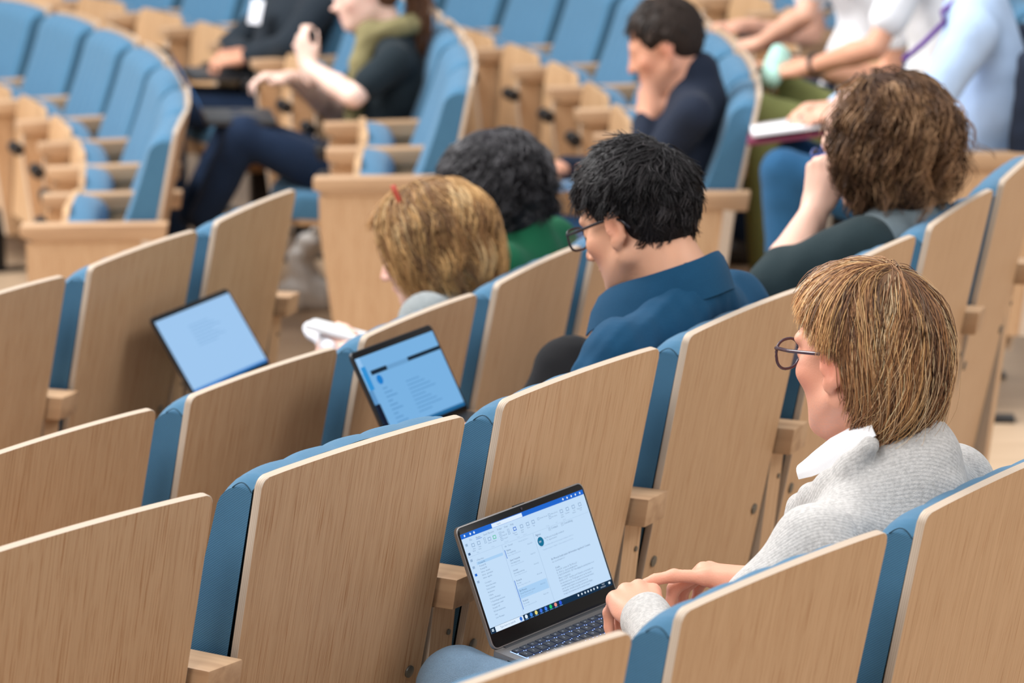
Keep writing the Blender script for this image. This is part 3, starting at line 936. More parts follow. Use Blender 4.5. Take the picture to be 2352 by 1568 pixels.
    if legs:
        tp = [rc(pe + np.array([0, -0.02, -0.02]), wa * 0.3 + pe * 0.7, 0.118, 0.112, 0.03, sp, 1.42)]
        for s in 'LR':
            hp, kn, an = J['hip' + s], J['kn' + s], J['an' + s]
            tp += [rc(hp, kn, 0.084, 0.062, 0.02), rc(kn, an, 0.062, 0.050, 0.012)]
        tp.append(chair_cut(0.05))
        V, Q = sdf_mesh(tp, max(vox, 0.011), folds(0.008, 26, len(label) + 3))
        V = laplace(V, Q, 1, 0.4)
        obj('trousers', fast_mesh('trousers', V, Q, [trousers]), e)
        if shoes:
            for s in 'LR':
                an, kn = J['an' + s], J['kn' + s]
                fdir = np.array([0.06 * (1 if s == 'R' else -1), 1, 0]); fdir /= np.linalg.norm(fdir)
                g = np.array([an[0], an[1], 0.0]) if J.get('floor') is None else np.array([an[0], an[1], float(J['floor'])])
                hz = g + np.array([0, 0, 0.045])
                V, Q = sdf_mesh([rc(hz - fdir * 0.05, hz + fdir * 0.15, 0.042, 0.036, 0.02), rc(hz, np.array([an[0], an[1], g[2] + 0.10]), 0.042, 0.040, 0.02)], 0.010)
                V[:, 2] = np.maximum(V[:, 2], g[2] + 0.002)
                obj('shoe', fast_mesh('shoe', V, Q, [shoe_mat or M_SHOE]), e)
    return e, fr
M_SHOE = plain('dark_shoe_leather', lin(40, 36, 34), 0.5)
def hair_part(parent, name, paths, cid, r, cols, cap=None, capcol=None, vox=0.006, ramp_=(0.85, 1.1)):
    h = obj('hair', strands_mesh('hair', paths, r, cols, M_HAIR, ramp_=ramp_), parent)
    if cap is not None:
        V, Q = sdf_mesh(cap, vox)
        V = laplace(V, Q, 1, 0.4)
        obj('hair_underlayer', fast_mesh('hair_underlayer', V, Q, [M_CAP], np.tile(np.array(capcol[:3]), (len(V), 1))), h)
    return h
def glasses(parent, O, R, mat, lens, w=0.024, h=0.019, z=0.002, y=0.104, rr=0.0018, tilt=0.0, square=2.6):
    def T(p): return np.asarray(O) + R @ np.asarray(p, float)
    g = obj('glasses', None, parent) if False else None
    root = None
    for s in (-1, 1):
        a = np.linspace(0, 2 * math.pi, 29)[:-1]
        ca, sa = np.cos(a), np.sin(a)
        X_ = s * 0.0325 + w * np.sign(ca) * np.abs(ca) ** (2 / square)
        Z_ = z + h * np.sign(sa) * np.abs(sa) ** (2 / square)
        Y_ = y - 0.10 * (np.abs(X_)) ** 1.3 + tilt * (Z_ - z)
        ring = np.stack([T((x_, y_, z_)) for x_, y_, z_ in zip(X_, Y_, Z_)])
        me = tube('rim', ring, rr, [mat], 7, True)
        if root is None: root = obj('glasses', me, parent)
        else: obj('rim', me, root)
        c = ring.mean(0)
        V = np.concatenate([ring, [c]]); F = [(i, (i + 1) % 28, 28) for i in range(28)]
        obj('lens', mesh('lens', V, F, [lens], True), root)
        hx = s * (0.0325 + w)
        pts = [T((hx, y - 0.10 * abs(hx) ** 1.3, z + h * 0.55)), T((s * 0.0715, 0.072, z + h * 0.55)), T((s * 0.079, 0.03, z + 0.012)), T((s * 0.081, -0.012, z + 0.012)), T((s * 0.082, -0.030, z + 0.004)), T((s * 0.081, -0.042, z - 0.012))]
        obj('temple', tube('temple', pts, rr * 1.25, [mat], 7), root)
    obj('bridge', tube('bridge', [T((-0.011, y - 0.001, z + 0.006)), T((0, y + 0.001, z + 0.009)), T((0.011, y - 0.001, z + 0.006))], rr, [mat], 7), root)
    return root
def lens_mat():
    m, nt, b = new_mat('spectacle_lens')
    g = N(nt, 'ShaderNodeBsdfGlossy'); g.inputs['Roughness'].default_value = 0.02
    t = N(nt, 'ShaderNodeBsdfTransparent'); t.inputs['Color'].default_value = (0.97, 0.98, 1, 1)
    mx = N(nt, 'ShaderNodeMixShader'); mx.inputs['Fac'].default_value = 0.10
    nt.links.new(t.outputs[0], mx.inputs[1]); nt.links.new(g.outputs[0], mx.inputs[2])
    nt.links.new(mx.outputs[0], nt.nodes['Material Output'].inputs['Surface'])
    return m
M_LENS = lens_mat()
def locks(n_lock, per, seed, O, R, pole, c, rad, rad_low, end_z, steps=20, puff=(0.05, 0.13), wave=0.006, wave_n=1.4, spread=0.055, tipcurl=0.10, drift=0.5, hairline=None, amax=2.5, tight=0.35, side_flat=0.0, lam_range=None):
    """hair in locks that run down the head from the crown: each lock a meridian of the head shell, its strands gathered at the tip"""
    rg = np.random.default_rng(seed)
    w = np.array(pole, float); w /= np.linalg.norm(w)
    e1 = np.array([0, 1.0, 0]) - w * w[1]; e1 /= np.linalg.norm(e1); e2 = np.cross(w, e1)
    c = np.array(c); rad = np.array(rad); rad_low = np.array(rad_low)
    lam = rg.uniform(-math.pi, math.pi, n_lock)
    if lam_range is not None: lam = rg.uniform(*lam_range, n_lock) * np.where(rg.uniform(size=n_lock) < 0.6, 1, -1)
    a0 = np.arccos(1 - rg.uniform(0.0, 1.0, n_lock) ** 1.1 * 0.95)
    pf = rg.uniform(0, 1, n_lock); ph = rg.uniform(0, 6.28, n_lock); fq = wave_n * rg.uniform(0.7, 1.4, n_lock); cs_ = np.where(rg.uniform(size=n_lock) < 0.7, -1.0, 0.8) * rg.uniform(0.4, 1.0, n_lock)
    dl = rg.normal(size=n_lock) * 0.16; lenf = rg.uniform(0.86, 1.06, n_lock)
    L = np.repeat(np.arange(n_lock), per); n = len(L)
    s = np.linspace(0, 1, steps)[None]
    lam_s = lam[L] + rg.normal(size=n) * spread * 1.5; a0_s = np.clip(a0[L] + rg.normal(size=n) * 0.16, 0.0, 1.6)
    off = rg.normal(size=(n, 3)) * 0.0042
    ln = lenf[L] * rg.uniform(0.93, 1.03, n)
    # polar angle walks down until the end height is reached
    al = a0_s[:, None] + (amax - a0_s[:, None]) * s
    # locks on the sides drift towards the back of the head on their way down
    side = np.sin(np.abs(lam_s)) ** 2 * np.clip((2.6 - np.abs(lam_s)) / 0.8, 0, 1) * np.clip(np.abs(lam_s) / 1.2, 0.15, 1)
    la = lam_s[:, None] + np.sign(lam_s)[:, None] * (drift * side[:, None]) * np.clip((al - 0.5) / 1.3, 0, 1.2) + dl[L][:, None] * s
    d = np.cos(al)[..., None] * w + np.sin(al)[..., None] * (np.cos(la)[..., None] * e1 + np.sin(la)[..., None] * e2)
    base = np.where(d[..., 2:3] > 0, rad, rad_low)
    q = d * base
    # puff: close to the scalp at the root, fuller further down
    pu = (np.minimum(1, s * 5) * puff[0] + puff[1] * np.clip((al - 0.6) / 1.6, 0, 1) * (0.4 + 0.9 * pf[L][:, None]) * (1 - side_flat * np.sin(la) ** 2))
    tipc = tipcurl * cs_[L][:, None] * np.clip((s - 0.72) / 0.28, 0, 1) ** 1.6
    P = c + q * (1 + pu + tipc)[..., None]
    T = np.gradient(P, axis=1); T /= np.linalg.norm(T, axis=2)[..., None] + 1e-9
    U = np.cross(T, d); U /= np.linalg.norm(U, axis=2)[..., None] + 1e-9
    wv = wave * np.sin(6.283 * fq[L][:, None] * s + ph[L][:, None]) * np.minimum(1, s * 2.5)
    P = P + U * wv[..., None] + np.cross(U, T) * (0.6 * wave * np.cos(6.283 * fq[L][:, None] * s * 1.1 + ph[L][:, None]) * np.minimum(1, s * 2))[..., None]
    # strands stay a little apart at the root and gather towards the tip
    P = P + off[:, None] * (1 - (1 - tight) * s[..., None])
    # cut each strand at its own end height (measured in the head frame, lower at the back)
    ez = end_z(P)
    stop = (P[..., 2] < ez * ln[:, None])
    first = np.where(stop.any(1), stop.argmax(1), steps - 1)
    long_enough = first >= 4
    first = np.maximum(first, 3)
    t = np.linspace(0, 1, steps)[None] * first[:, None]
    i0 = np.minimum(t.astype(int), steps - 2); fr = (t - i0)[..., None]
    r_ = np.arange(n)[:, None]
    P = P[r_, i0] * (1 - fr) + P[r_, i0 + 1] * fr
    ok = long_enough if hairline is None else (hairline(P) & long_enough)
    return np.asarray(O) + P[ok] @ R.T, L[ok], a0_s[ok]
# ================================================================== the man in the grey cardigan
def knit(name, col, scale=0.0035, bump=0.6):
    m, nt, b = new_mat(name)
    tc = N(nt, 'ShaderNodeTexCoord')
    w1 = N(nt, 'ShaderNodeTexWave', wave_type='BANDS', bands_direction='DIAGONAL'); w1.inputs['Scale'].default_value = 1.0 / scale / 6.28 * 1.8
    w1.inputs['Distortion'].default_value = 4.0; w1.inputs['Detail'].default_value = 1.0; w1.inputs['Detail Scale'].default_value = 14.0
    nz = N(nt, 'ShaderNodeTexNoise'); nz.inputs['Scale'].default_value = 520; nz.inputs['Detail'].default_value = 2
    n3 = N(nt, 'ShaderNodeTexNoise'); n3.inputs['Scale'].default_value = 190; n3.inputs['Detail'].default_value = 3
    for t in (w1, nz, n3): nt.links.new(tc.outputs['Object'], t.inputs['Vector'])
    d = tuple(c * 0.86 for c in col[:3]) + (1,); l = tuple(min(1, c * 1.10) for c in col[:3]) + (1,)
    nt.links.new(ramp(nt, n3.outputs['Fac'], [(0.35, d), (0.62, l)]), b.inputs['Base Color'])
    ad = N(nt, 'ShaderNodeMath', operation='MULTIPLY_ADD'); ad.inputs[1].default_value = 1.2
    nt.links.new(w1.outputs['Fac'], ad.inputs[0]); nt.links.new(nz.outputs['Fac'], ad.inputs[2])
    bp = N(nt, 'ShaderNodeBump'); bp.inputs['Strength'].default_value = bump; bp.inputs['Distance'].default_value = 0.0022
    nt.links.new(ad.outputs[0], bp.inputs['Height']); nt.links.new(bp.outputs['Normal'], b.inputs['Normal'])
    b.inputs['Roughness'].default_value = 0.95; b.inputs['Sheen Weight'].default_value = 0.4; b.inputs['Specular IOR Level'].default_value = 0.15
    return m
M_CARD = knit('light_grey_knit', lin(214, 211, 208))
M_DENIM_L = fabric('pale_denim', lin(122, 150, 176), scale=700, bump=0.3, vary=0.22)
M_WHITE = fabric('white_cotton', lin(240, 241, 245), scale=900, bump=0.08, vary=0.03)
M_TORT = plain('tortoiseshell', lin(70, 48, 58), 0.25)
SKIN1 = lin(230, 166, 140)
g_fr = Frame('A', 2)
gO = np.array([0.0, 0.214, 1.098]); gR = rot_ypr(13, 5, 0)
gJ = dict(neck=(0, 0.165, 0.965), chest=(0, 0.185, 0.78), waist=(0, 0.24, 0.62), pelvis=(0, 0.29, 0.50),
          shL=(-0.185, 0.185, 0.875), shR=(0.190, 0.175, 0.885), elL=(-0.290, 0.325, 0.680), elR=(0.275, 0.28, 0.68),
          wrL=g_fr.px(1492, 1432, x=-0.13), wrR=(0.130, 0.412, 0.722),
          hipL=(-0.095, 0.27, 0.475), hipR=(0.095, 0.27, 0.475), knL=(-0.115, 0.808, 0.562), knR=(0.125, 0.80, 0.52),
          anL=(-0.12, 0.70, 0.10), anR=(0.13, 0.70, 0.10))
hl_, tipsL = hand_prims(gJ['wrL'] + np.array([0.010, 0.010, 0.002]), hand_axes((0.70, 0.68, 0.14), (-0.15, -0.20, 1)), 1,
                        [(62, 45, 20), (60, 48, 22), (58, 50, 22), (55, 50, 22)], 5,
                        [(0.020, 0.014, -0.012), (0.042, 0.044, -0.026), (0.046, 0.072, -0.036), (0.040, 0.096, -0.046)], 1.06)
hr_, tipsR = hand_prims(gJ['wrR'] + np.array([-0.006, 0.012, 0.0]), hand_axes((-0.40, 0.90, 0.10), (0.10, -0.05, 1)), -1,
                        [(4, 14, 10), (38, 45, 20), (42, 48, 22), (40, 46, 22)], 6,
                        [(0.020, 0.014, -0.012), (0.044, 0.046, -0.030), (0.048, 0.074, -0.046), (0.042, 0.096, -0.060)], 1.06)
def stubble(hl, col):
    k = np.exp(-(((hl - np.array((0, 0.045, -0.085))) / np.array((0.07, 0.06, 0.035))) ** 2).sum(1))[:, None] * 0.28
    k = k * (0.6 + 0.4 * np.sign(cheap_noise(hl, 900, 4)))[:, None]
    return col * (1 - k) + np.array([0.42, 0.36, 0.36]) * k
# stand-up shawl collar round the neck, its roll running down both fronts
roll = [rc((0, 0.145, 0.885), (0, 0.146, 0.958), 0.090, 0.072, 0.03)]
pts = [(-0.050, 0.305, 0.770), (-0.066, 0.278, 0.850), (-0.074, 0.225, 0.910), (-0.068, 0.165, 0.945)]
for sx in (1, -1):
    for a_, b_ in zip(pts[:-1], pts[1:]): roll.append(rc((a_[0] * sx, a_[1], a_[2]), (b_[0] * sx, b_[1], b_[2]), 0.020, 0.019, 0.018))
roll.append(rc((0, 0.168, 0.91), (0, 0.178, 1.08), 0.054, 0.066, 0.008, op='sub'))
for s, w in (('L', gJ['wrL']), ('R', gJ['wrR'])):
    el = np.array(gJ['el' + s]); w = np.array(w); ax_ = (w - el) / np.linalg.norm(w - el); roll.append(rc(w - ax_ * 0.05, w + ax_ * (0.022 if s == 'L' else 0.005), 0.0365, 0.0375, 0.006))
lp_ = [g_fr.px(2000, 1022, x=-0.088), g_fr.px(1952, 1070, x=-0.092), g_fr.px(1905, 1108, x=-0.084), g_fr.px(1862, 1138, x=-0.066), g_fr.px(1836, 1165, x=-0.045), g_fr.px(1815, 1210, x=-0.04)]
for sx in (1, -1):
    for a_, b_ in zip(lp_[:-1], lp_[1:]): roll.append(rc(a_ * (sx, 1, 1), b_ * (sx, 1, 1), 0.014, 0.014, 0.016))
roll.append(rc((0, 0.205, 0.80), (0, 0.240, 0.70), 0.075, 0.10, 0.03, (1, 0, 0), 1.4))
def cardigan_warp(P):
    f1 = folds(0.008, 30, 11)(P)
    seam = 0.0045 * np.exp(-((np.abs(P[:, 0]) - 0.168 - 0.25 * (0.9 - P[:, 2])) / 0.0035) ** 2) * (P[:, 2] > 0.70)
    yoke = 0.0030 * np.exp(-((P[:, 2] - (0.925 - 0.35 * np.abs(P[:, 0]))) / 0.0035) ** 2) * (P[:, 1] < 0.2)
    return f1 + seam - yoke
gman, _ = person('A', 2, 'man in a light grey cardigan and glasses typing on a laptop', gJ, (gO, gR), SKIN1, M_CARD, M_DENIM_L, vox=0.005,
                 headvox=0.0034, hands=hl_ + hr_, extra_shirt=roll, shirt_warp=cardigan_warp, shirt_name='cardigan', face=stubble, bulk=1.03)
# white shirt collar: a wing on each side of the neck, and the shirt front below
up_ = [(2010, 965, -0.050), (1955, 982, -0.058), (1908, 1008, -0.052), (1868, 1040, -0.036), (1842, 1064, -0.020)]
lo_ = [(2012, 1000, -0.088), (1965, 1032, -0.092), (1918, 1068, -0.084), (1872, 1092, -0.068), (1836, 1100, -0.046)]
U_ = np.array([g_fr.px(a, b, x=c) for a, b, c in up_]); L_ = np.array([g_fr.px(a, b, x=c) for a, b, c in lo_])
def resamp(P_, n):
    t = np.linspace(0, len(P_) - 1, n); return np.stack([np.interp(t, np.arange(len(P_)), P_[:, j]) for j in range(3)], 1)
U_, L_ = resamp(U_, 15), resamp(L_, 15)
for sx in (1, -1):
    G = np.stack([(U_ * (1 - v) + L_ * v) + np.array([-0.010, 0.0, 0.006]) * math.sin(v * math.pi) for v in np.linspace(0, 1, 7)], 1) * np.array([sx, 1, 1])
    obj('shirt_collar', sheet('shirt_collar', G if sx > 0 else G[::-1], 0.0025, [M_WHITE]), gman)
V, Q = sdf_mesh([rc((0, 0.200, 0.930), (0, 0.236, 0.80), 0.050, 0.083, 0.02, (1, 0, 0), 1.15)], 0.008)
obj('shirt_front', fast_mesh('shirt_front', V, Q, [M_WHITE]), gman)
# hair: chin-length, falling from the crown in loose wavy locks, blond streaks over brown
def hl_g(P):
    x, y, z = np.abs(P[..., 0]), P[..., 1], P[..., 2]
    face = ((y > 0.078) & (z < 0.045)) | (y > 0.088)
    ear = ((x > 0.088) & (y > -0.060) & (y < 0.02) & (z < 0.035) & (z > -0.05)) | (x > 0.052) & (y > -0.012) & (z < 0.012 + 0.40 * np.clip(y, 0, 1))
    return ~(face | ear).any(1)
def end_g(P): return np.interp(P[..., 1], [-0.10, -0.04, -0.01, 0.03, 0.06, 0.085, 0.11], [-0.128, -0.116, -0.060, 0.056, 0.084, 0.100, 0.110])
GK = dict(pole=(0.10, -0.40, 0.91), c=(0, -0.012, 0.034), rad=(0.077, 0.098, 0.088), rad_low=(0.080, 0.100, 0.128), end_z=end_g, hairline=hl_g)
PAL_G = [lin(146, 104, 74), lin(190, 139, 96), lin(234, 186, 128), lin(254, 224, 180), lin(96, 68, 54)]
P1, c1, a1 = locks(290, 35, 3, gO, gR, steps=13, puff=(0.075, 0.24), wave=0.0065, wave_n=1.0, tipcurl=0.28, drift=0.85, side_flat=0.75, **GK)
col1 = tint(len(P1), c1, PAL_G, [3.0, 2.8, 1.8, 1.2, 2.4], 2, 0.12, 0.85)
def end_t(P): return np.interp(P[..., 1], [-0.03, 0.0, 0.03, 0.06, 0.09], [0.024, 0.034, 0.062, 0.086, 0.104])
P4, c4, _ = locks(110, 34, 21, gO, gR, steps=13, puff=(0.075, 0.10), wave=0.005, wave_n=0.9, tipcurl=0.05, drift=0.55, lam_range=(0.40, 1.55), **dict(GK, end_z=end_t, hairline=lambda P: ~(P[..., 1] > 0.088).any(1)))
P2, c2, a2 = locks(230, 3, 8, gO, gR, steps=13, puff=(0.100, 0.32), wave=0.010, wave_n=1.1, spread=0.12, tipcurl=0.25, drift=0.8, side_flat=0.7, **GK)
col2 = tint(len(P2), c2, PAL_G, [2, 2, 3, 3, 1], 3)
col1 = np.concatenate([col1, tint(len(P4), c4, PAL_G, [3.0, 2.8, 1.8, 1.2, 2.4], 31, 0.12, 0.85)]); P1 = np.concatenate([P1, P4])
def cull(P, c, O, R, x=0.056, y0=-0.014, y1=0.09, z=0.022):
    q = (P - O) @ R
    bad = ((np.abs(q[..., 0]) > x) & (q[..., 1] > y0) & (q[..., 1] < y1) & (q[..., 2] < z + 0.25 * np.clip(q[..., 1], 0, 1))).any(1) | ((q[..., 1] > 0.075) & (q[..., 2] < 0.05)).any(1)
    return ~bad
tem = lambda d: (np.abs(d[:, 0]) > 0.60) & (d[:, 1] > -0.12) & (d[:, 1] < 0.64) & (d[:, 2] > -0.18 + 0.5 * d[:, 1]) & (d[:, 2] < 0.42)
P3, c3 = grow(1200, 13, gO, gR, 13, lambda d: 0.030 + 0.012 * d[:, 2], np.array([0.081, 0.101, 0.092]), tem, lambda p, t: np.tile(np.array([[0, -1.0, -0.55]]), (len(p), 1)), 0.1, jit=0.15)
col1 = np.concatenate([col1, tint(len(P3), c3, [lin(170, 144, 120), lin(140, 112, 88), lin(196, 174, 150)], [1, 1, 1], 4)])
P1 = np.concatenate([P1, P3])
cap = [ell(gO + gR @ np.array([0, -0.022, 0.034]), (0.080, 0.098, 0.091), gR, 0.01), ell(gO + gR @ np.array([0, -0.058, -0.020]), (0.076, 0.052, 0.066), gR, 0.02),
       ell(gO + gR @ np.array([0, 0.112, -0.006]), (0.090, 0.075, 0.085), gR, 0.02, 'sub'),
       ell(gO + gR @ np.array([-0.085, 0.012, -0.030]), (0.036, 0.046, 0.052), gR, 0.01, 'sub'), ell(gO + gR @ np.array([0.085, 0.012, -0.030]), (0.036, 0.046, 0.052), gR, 0.01, 'sub')]
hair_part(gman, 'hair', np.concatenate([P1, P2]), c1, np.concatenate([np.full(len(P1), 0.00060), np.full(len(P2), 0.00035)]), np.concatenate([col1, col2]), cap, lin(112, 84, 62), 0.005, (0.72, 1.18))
glasses(gman, gO, gR, M_TORT, M_LENS, w=0.0245, h=0.0205, z=0.000, y=0.112, rr=0.0021, square=2.4)
# ring on the left hand
# ================================================================== the man in the dark blue shirt
M_NAVY = fabric('petrol_blue_cotton', lin(20, 68, 100), scale=800, bump=0.3, vary=0.12)
M_BLACKC = fabric('black_trouser_cloth', lin(18, 18, 21), scale=600, bump=0.2, vary=0.15)
M_BLKF = plain('black_spectacle_frame', lin(28, 26, 34), 0.25)
SKIN2 = lin(222, 168, 138)
b_fr = Frame('B', 3)
bO = np.array([0.0, 0.205, 1.088]); bR = rot_ypr(10, 20, 0)
bJ = dict(neck=(0, 0.115, 0.985), chest=(0, 0.165, 0.80), waist=(0, 0.24, 0.63), pelvis=(0, 0.29, 0.50),
          shL=(-0.185, 0.145, 0.905), shR=(0.190, 0.110, 0.925), elL=(-0.275, 0.275, 0.685), elR=(0.275, 0.26, 0.70), wrL=b_fr.px(1150, 1015, x=-0.08), wrR=(0.16, 0.42, 0.68),
          hipL=(-0.095, 0.27, 0.475), hipR=(0.095, 0.27, 0.475), knL=(-0.10, 0.72, 0.53), knR=b_fr.px(1310, 850, x=0.27), anL=(-0.12, 0.66, 0.10), anR=(0.22, 0.72, 0.30))
hb1, _ = hand_prims(np.array(bJ['wrL']) + (0, 0.01, 0), hand_axes((0.3, 0.93, 0.0), (-0.1, 0, 1)), 1, [(30, 35, 20)] * 4, 4)
hb2, _ = hand_prims(np.array(bJ['wrR']) + (0, 0.01, 0), hand_axes((-0.3, 0.93, 0.0), (0.1, 0, 1)), -1, [(30, 35, 20)] * 4, 4)
def beard_shadow(hl, col):
    k = np.exp(-(((hl - np.array((0, 0.045, -0.085))) / np.array((0.07, 0.055, 0.032))) ** 2).sum(1))[:, None] * 0.35
    return col * (1 - k) + np.array([0.30, 0.24, 0.24]) * k
bneck = [rc((0, 0.115, 0.93), (0, 0.122, 0.985), 0.088, 0.066, 0.03), rc((0, 0.150, 0.985), (0, 0.170, 1.10), 0.050, 0.066, 0.006, op='sub')]
bman, _ = person('B', 3, 'dark-haired man in a dark blue shirt and glasses looking down', bJ, (bO, bR), SKIN2, M_NAVY, M_BLACKC, vox=0.006, headvox=0.0048,
                 hands=hb1 + hb2, face=beard_shadow, extra_shirt=bneck, shirt_warp=lambda P: folds(0.020, 22, 5)(P) + folds(0.010, 58, 6, (1, 1, 0.4))(P), shoes=False)
G = []
for u in np.linspace(-1, 1, 33):
    a = math.radians(-90 + u * 150)
    row = []
    cx_, cy_ = 0.0, 0.142 + 0.020 * abs(u) ** 2
    zt = 1.043 - 0.075 * abs(u) ** 1.5
    for v, (dr, dz) in zip(range(7), [(0.000, -0.034), (0.001, -0.012), (0.003, 0.0), (0.009, 0.003), (0.017, -0.006), (0.027, -0.032), (0.034, -0.058 - 0.014 * abs(u) ** 6)]):
        r = 0.064 + dr
        row.append((cx_ + math.cos(a) * r * 1.03, cy_ + math.sin(a) * r * (1.05 if math.sin(a) < 0 else 1.35), zt + dz))
    G.append(row)
obj('collar', sheet('collar', G, 0.003, [M_NAVY]), bman)
def hl_short(d):
    side = (np.abs(d[:, 0]) > 0.55) & (d[:, 1] > -0.35)
    return (d[:, 2] > -0.72 + 1.1 * np.clip(d[:, 1] + 0.35, 0, 1) + 0.55 * np.clip(d[:, 1] - 0.45, 0, 1)) & (~side | (d[:, 2] > -0.05 + 0.35 * np.clip(d[:, 1] + 0.1, 0, 1)))
def flow_w(w, fwd=0.35):
    w = np.array(w)
    def f(p, t):
        d = p - w
        d = d / (np.linalg.norm(d, axis=1)[:, None] + 1e-4)
        return d + np.array([0, fwd, 0]) * np.clip(p[:, 2:3] / 0.08, 0, 1)
    return f
PB = [lin(26, 24, 26), lin(44, 40, 42), lin(64, 60, 62), lin(20, 18, 20)]
P1, c1 = grow(4600, 21, bO, bR, 8, lambda d: 0.040 + 0.030 * np.clip(d[:, 2], 0, 1), np.array([0.088, 0.110, 0.104]), hl_short, flow_w((0.01, -0.06, 0.075)), 0.5,
              curl=0.002, curl_n=0.8, clumps=300, clump=0.8, jit=0.38)
k = cull(P1, c1, bO, bR, 0.062, -0.030, 0.07, 0.010); P1, c1 = P1[k], c1[k]
P2, c2 = grow(900, 22, bO, bR, 8, lambda d: 0.045 + 0.025 * np.clip(d[:, 2], 0, 1), np.array([0.091, 0.112, 0.108]), lambda d: d[:, 2] > 0.45, flow_w((0.01, -0.06, 0.075)), 0.1, jit=0.45)
def short_cap(O, R, g=0.0):
    return [ell(O + R @ np.array([0, -0.020, 0.037]), (0.0825 + g, 0.0985 + g, 0.093 + g), R, 0.01), ell(O + R @ np.array([0, -0.056, -0.010]), (0.064 + g, 0.044 + g, 0.050), R, 0.02),
            ell(O + R @ np.array([0, 0.112, -0.006]), (0.090, 0.072, 0.078), R, 0.02, 'sub'),
            ell(O + R @ np.array([-0.085, 0.012, -0.035]), (0.034, 0.044, 0.050), R, 0.01, 'sub'), ell(O + R @ np.array([0.085, 0.012, -0.035]), (0.034, 0.044, 0.050), R, 0.01, 'sub')]
hair_part(bman, 'hair', np.concatenate([P1, P2]), c1, np.full(len(P1) + len(P2), 0.0010), np.concatenate([tint(len(P1), c1, PB, [3, 2, .7, 2], 4), tint(len(P2), c2, PB, [3, 2, 1, 2], 5)]),
          short_cap(bO, bR, 0.0), lin(24, 22, 24))
glasses(bman, bO, bR, M_BLKF, M_LENS, w=0.0250, h=0.0185, z=0.000, y=0.110, rr=0.0021, square=3.2)

# ================================================================== woman with long curly brown hair
M_TEAL = fabric('black_green_jersey', lin(34, 48, 52), scale=600, bump=0.2, vary=0.12)
M_VEST = fabric('slate_grey_vest', lin(104, 116, 122), scale=500, bump=0.3, vary=0.12)
M_DENIM_D = fabric('dark_denim', lin(34, 62, 92), scale=600, bump=0.25, vary=0.2)
SKIN3 = lin(230, 186, 166)
c_fr = Frame('B', 5)
cO = np.array([0.0, 0.180, 1.068]); cR = rot_ypr(4, 16, -6)
elL = c_fr.px(1772, 660, x=-0.235); fist = c_fr.px(1880, 425, x=-0.075)
cJ = dict(neck=(0, 0.110, 0.945), chest=(0, 0.165, 0.78), waist=(0, 0.24, 0.63), pelvis=(0, 0.29, 0.50), shL=(-0.165, 0.150, 0.895), shR=(0.165, 0.125, 0.895),
          elL=elL, elR=(0.24, 0.28, 0.67), wrL=fist + np.array([-0.008, 0.004, -0.045]), wrR=(0.08, 0.46, 0.62),
          hipL=(-0.095, 0.27, 0.475), hipR=(0.095, 0.27, 0.475), knL=(-0.10, 0.68, 0.53), knR=(0.10, 0.70, 0.53), anL=(-0.1, 0.68, 0.10), anR=(0.1, 0.70, 0.10))
h1, _ = hand_prims(cJ['wrL'], hand_axes((0.12, -0.10, 1.0), (-0.9, 0.4, 0.1)), 1, [(70, 85, 40)] * 4, 2, [(0.020, 0.014, -0.012), (0.030, 0.044, -0.026), (0.026, 0.066, -0.036), (0.012, 0.082, -0.040)], 1.0)
h2, _ = hand_prims(np.array(cJ['wrR']) + (0, 0.01, 0), hand_axes((-0.3, 0.93, -0.1), (0.1, 0, 1)), -1, [(30, 35, 20)] * 4, 4)
cwom, _ = person('B', 5, 'woman with long curly brown hair resting her cheek on her fist', cJ, (cO, cR), SKIN3, M_TEAL, M_DENIM_D, vox=0.009, headvox=0.0065, hands=h1 + h2, sleeve='none',
                 extra_shirt=[rc(cJ['shL'], elL, 0.054, 0.050, 0.022), rc(elL, elL + (cJ['wrL'] - elL) * 0.25, 0.047, 0.043, 0.02), rc(cJ['shR'], cJ['elR'], 0.054, 0.047, 0.02), rc(cJ['elR'], cJ['wrR'], 0.046, 0.034, 0.02)],
                 female=True, shirt_name='top', ears=False)
V, Q = sdf_mesh([rc((0, 0.108, 0.885), (0, 0.138, 0.78), 0.092, 0.120, 0.03, (1, 0, 0), 1.36), rc((0, 0.155, 0.78), (0, 0.26, 0.53), 0.120, 0.130, 0.03, (1, 0, 0), 1.42), chair_cut(0.035),
                 rc((-0.12, 0.135, 0.895), (0.12, 0.125, 0.895), 0.062, 0.062, 0.03), ell((0, 0.26, 0.92), (0.06, 0.1, 0.16), None, 0.02, 'sub')], 0.008, folds(0.006, 25, 8))
obj('vest', fast_mesh('vest', laplace(V, Q), Q, [M_VEST]), cwom)
def hl_full(d): return d[:, 2] > -0.35 + 0.75 * np.clip(d[:, 1] + 0.1, 0, 1) + 0.5 * np.clip(d[:, 1] - 0.5, 0, 1)
PC = [lin(116, 84, 60), lin(148, 112, 80), lin(80, 58, 44), lin(178, 140, 104)]
P1, c1 = grow(3000, 31, cO, cR, 24, lambda d: 0.26 + 0.06 * np.clip(d[:, 2], 0, 1), np.array([0.126, 0.128, 0.124]), hl_full, flow_w((0.0, -0.02, 0.088), 0.0), 1.25,
              curl=0.0095, curl_n=3.6, clumps=210, clump=0.84, jit=0.28, cs=(0, -0.030, 0.018), endcurl=0.10)
k = ~((((P1 - cO) @ cR)[..., 1] > 0.062) & (((P1 - cO) @ cR)[..., 2] < 0.045)).any(1); P1, c1 = P1[k], c1[k]
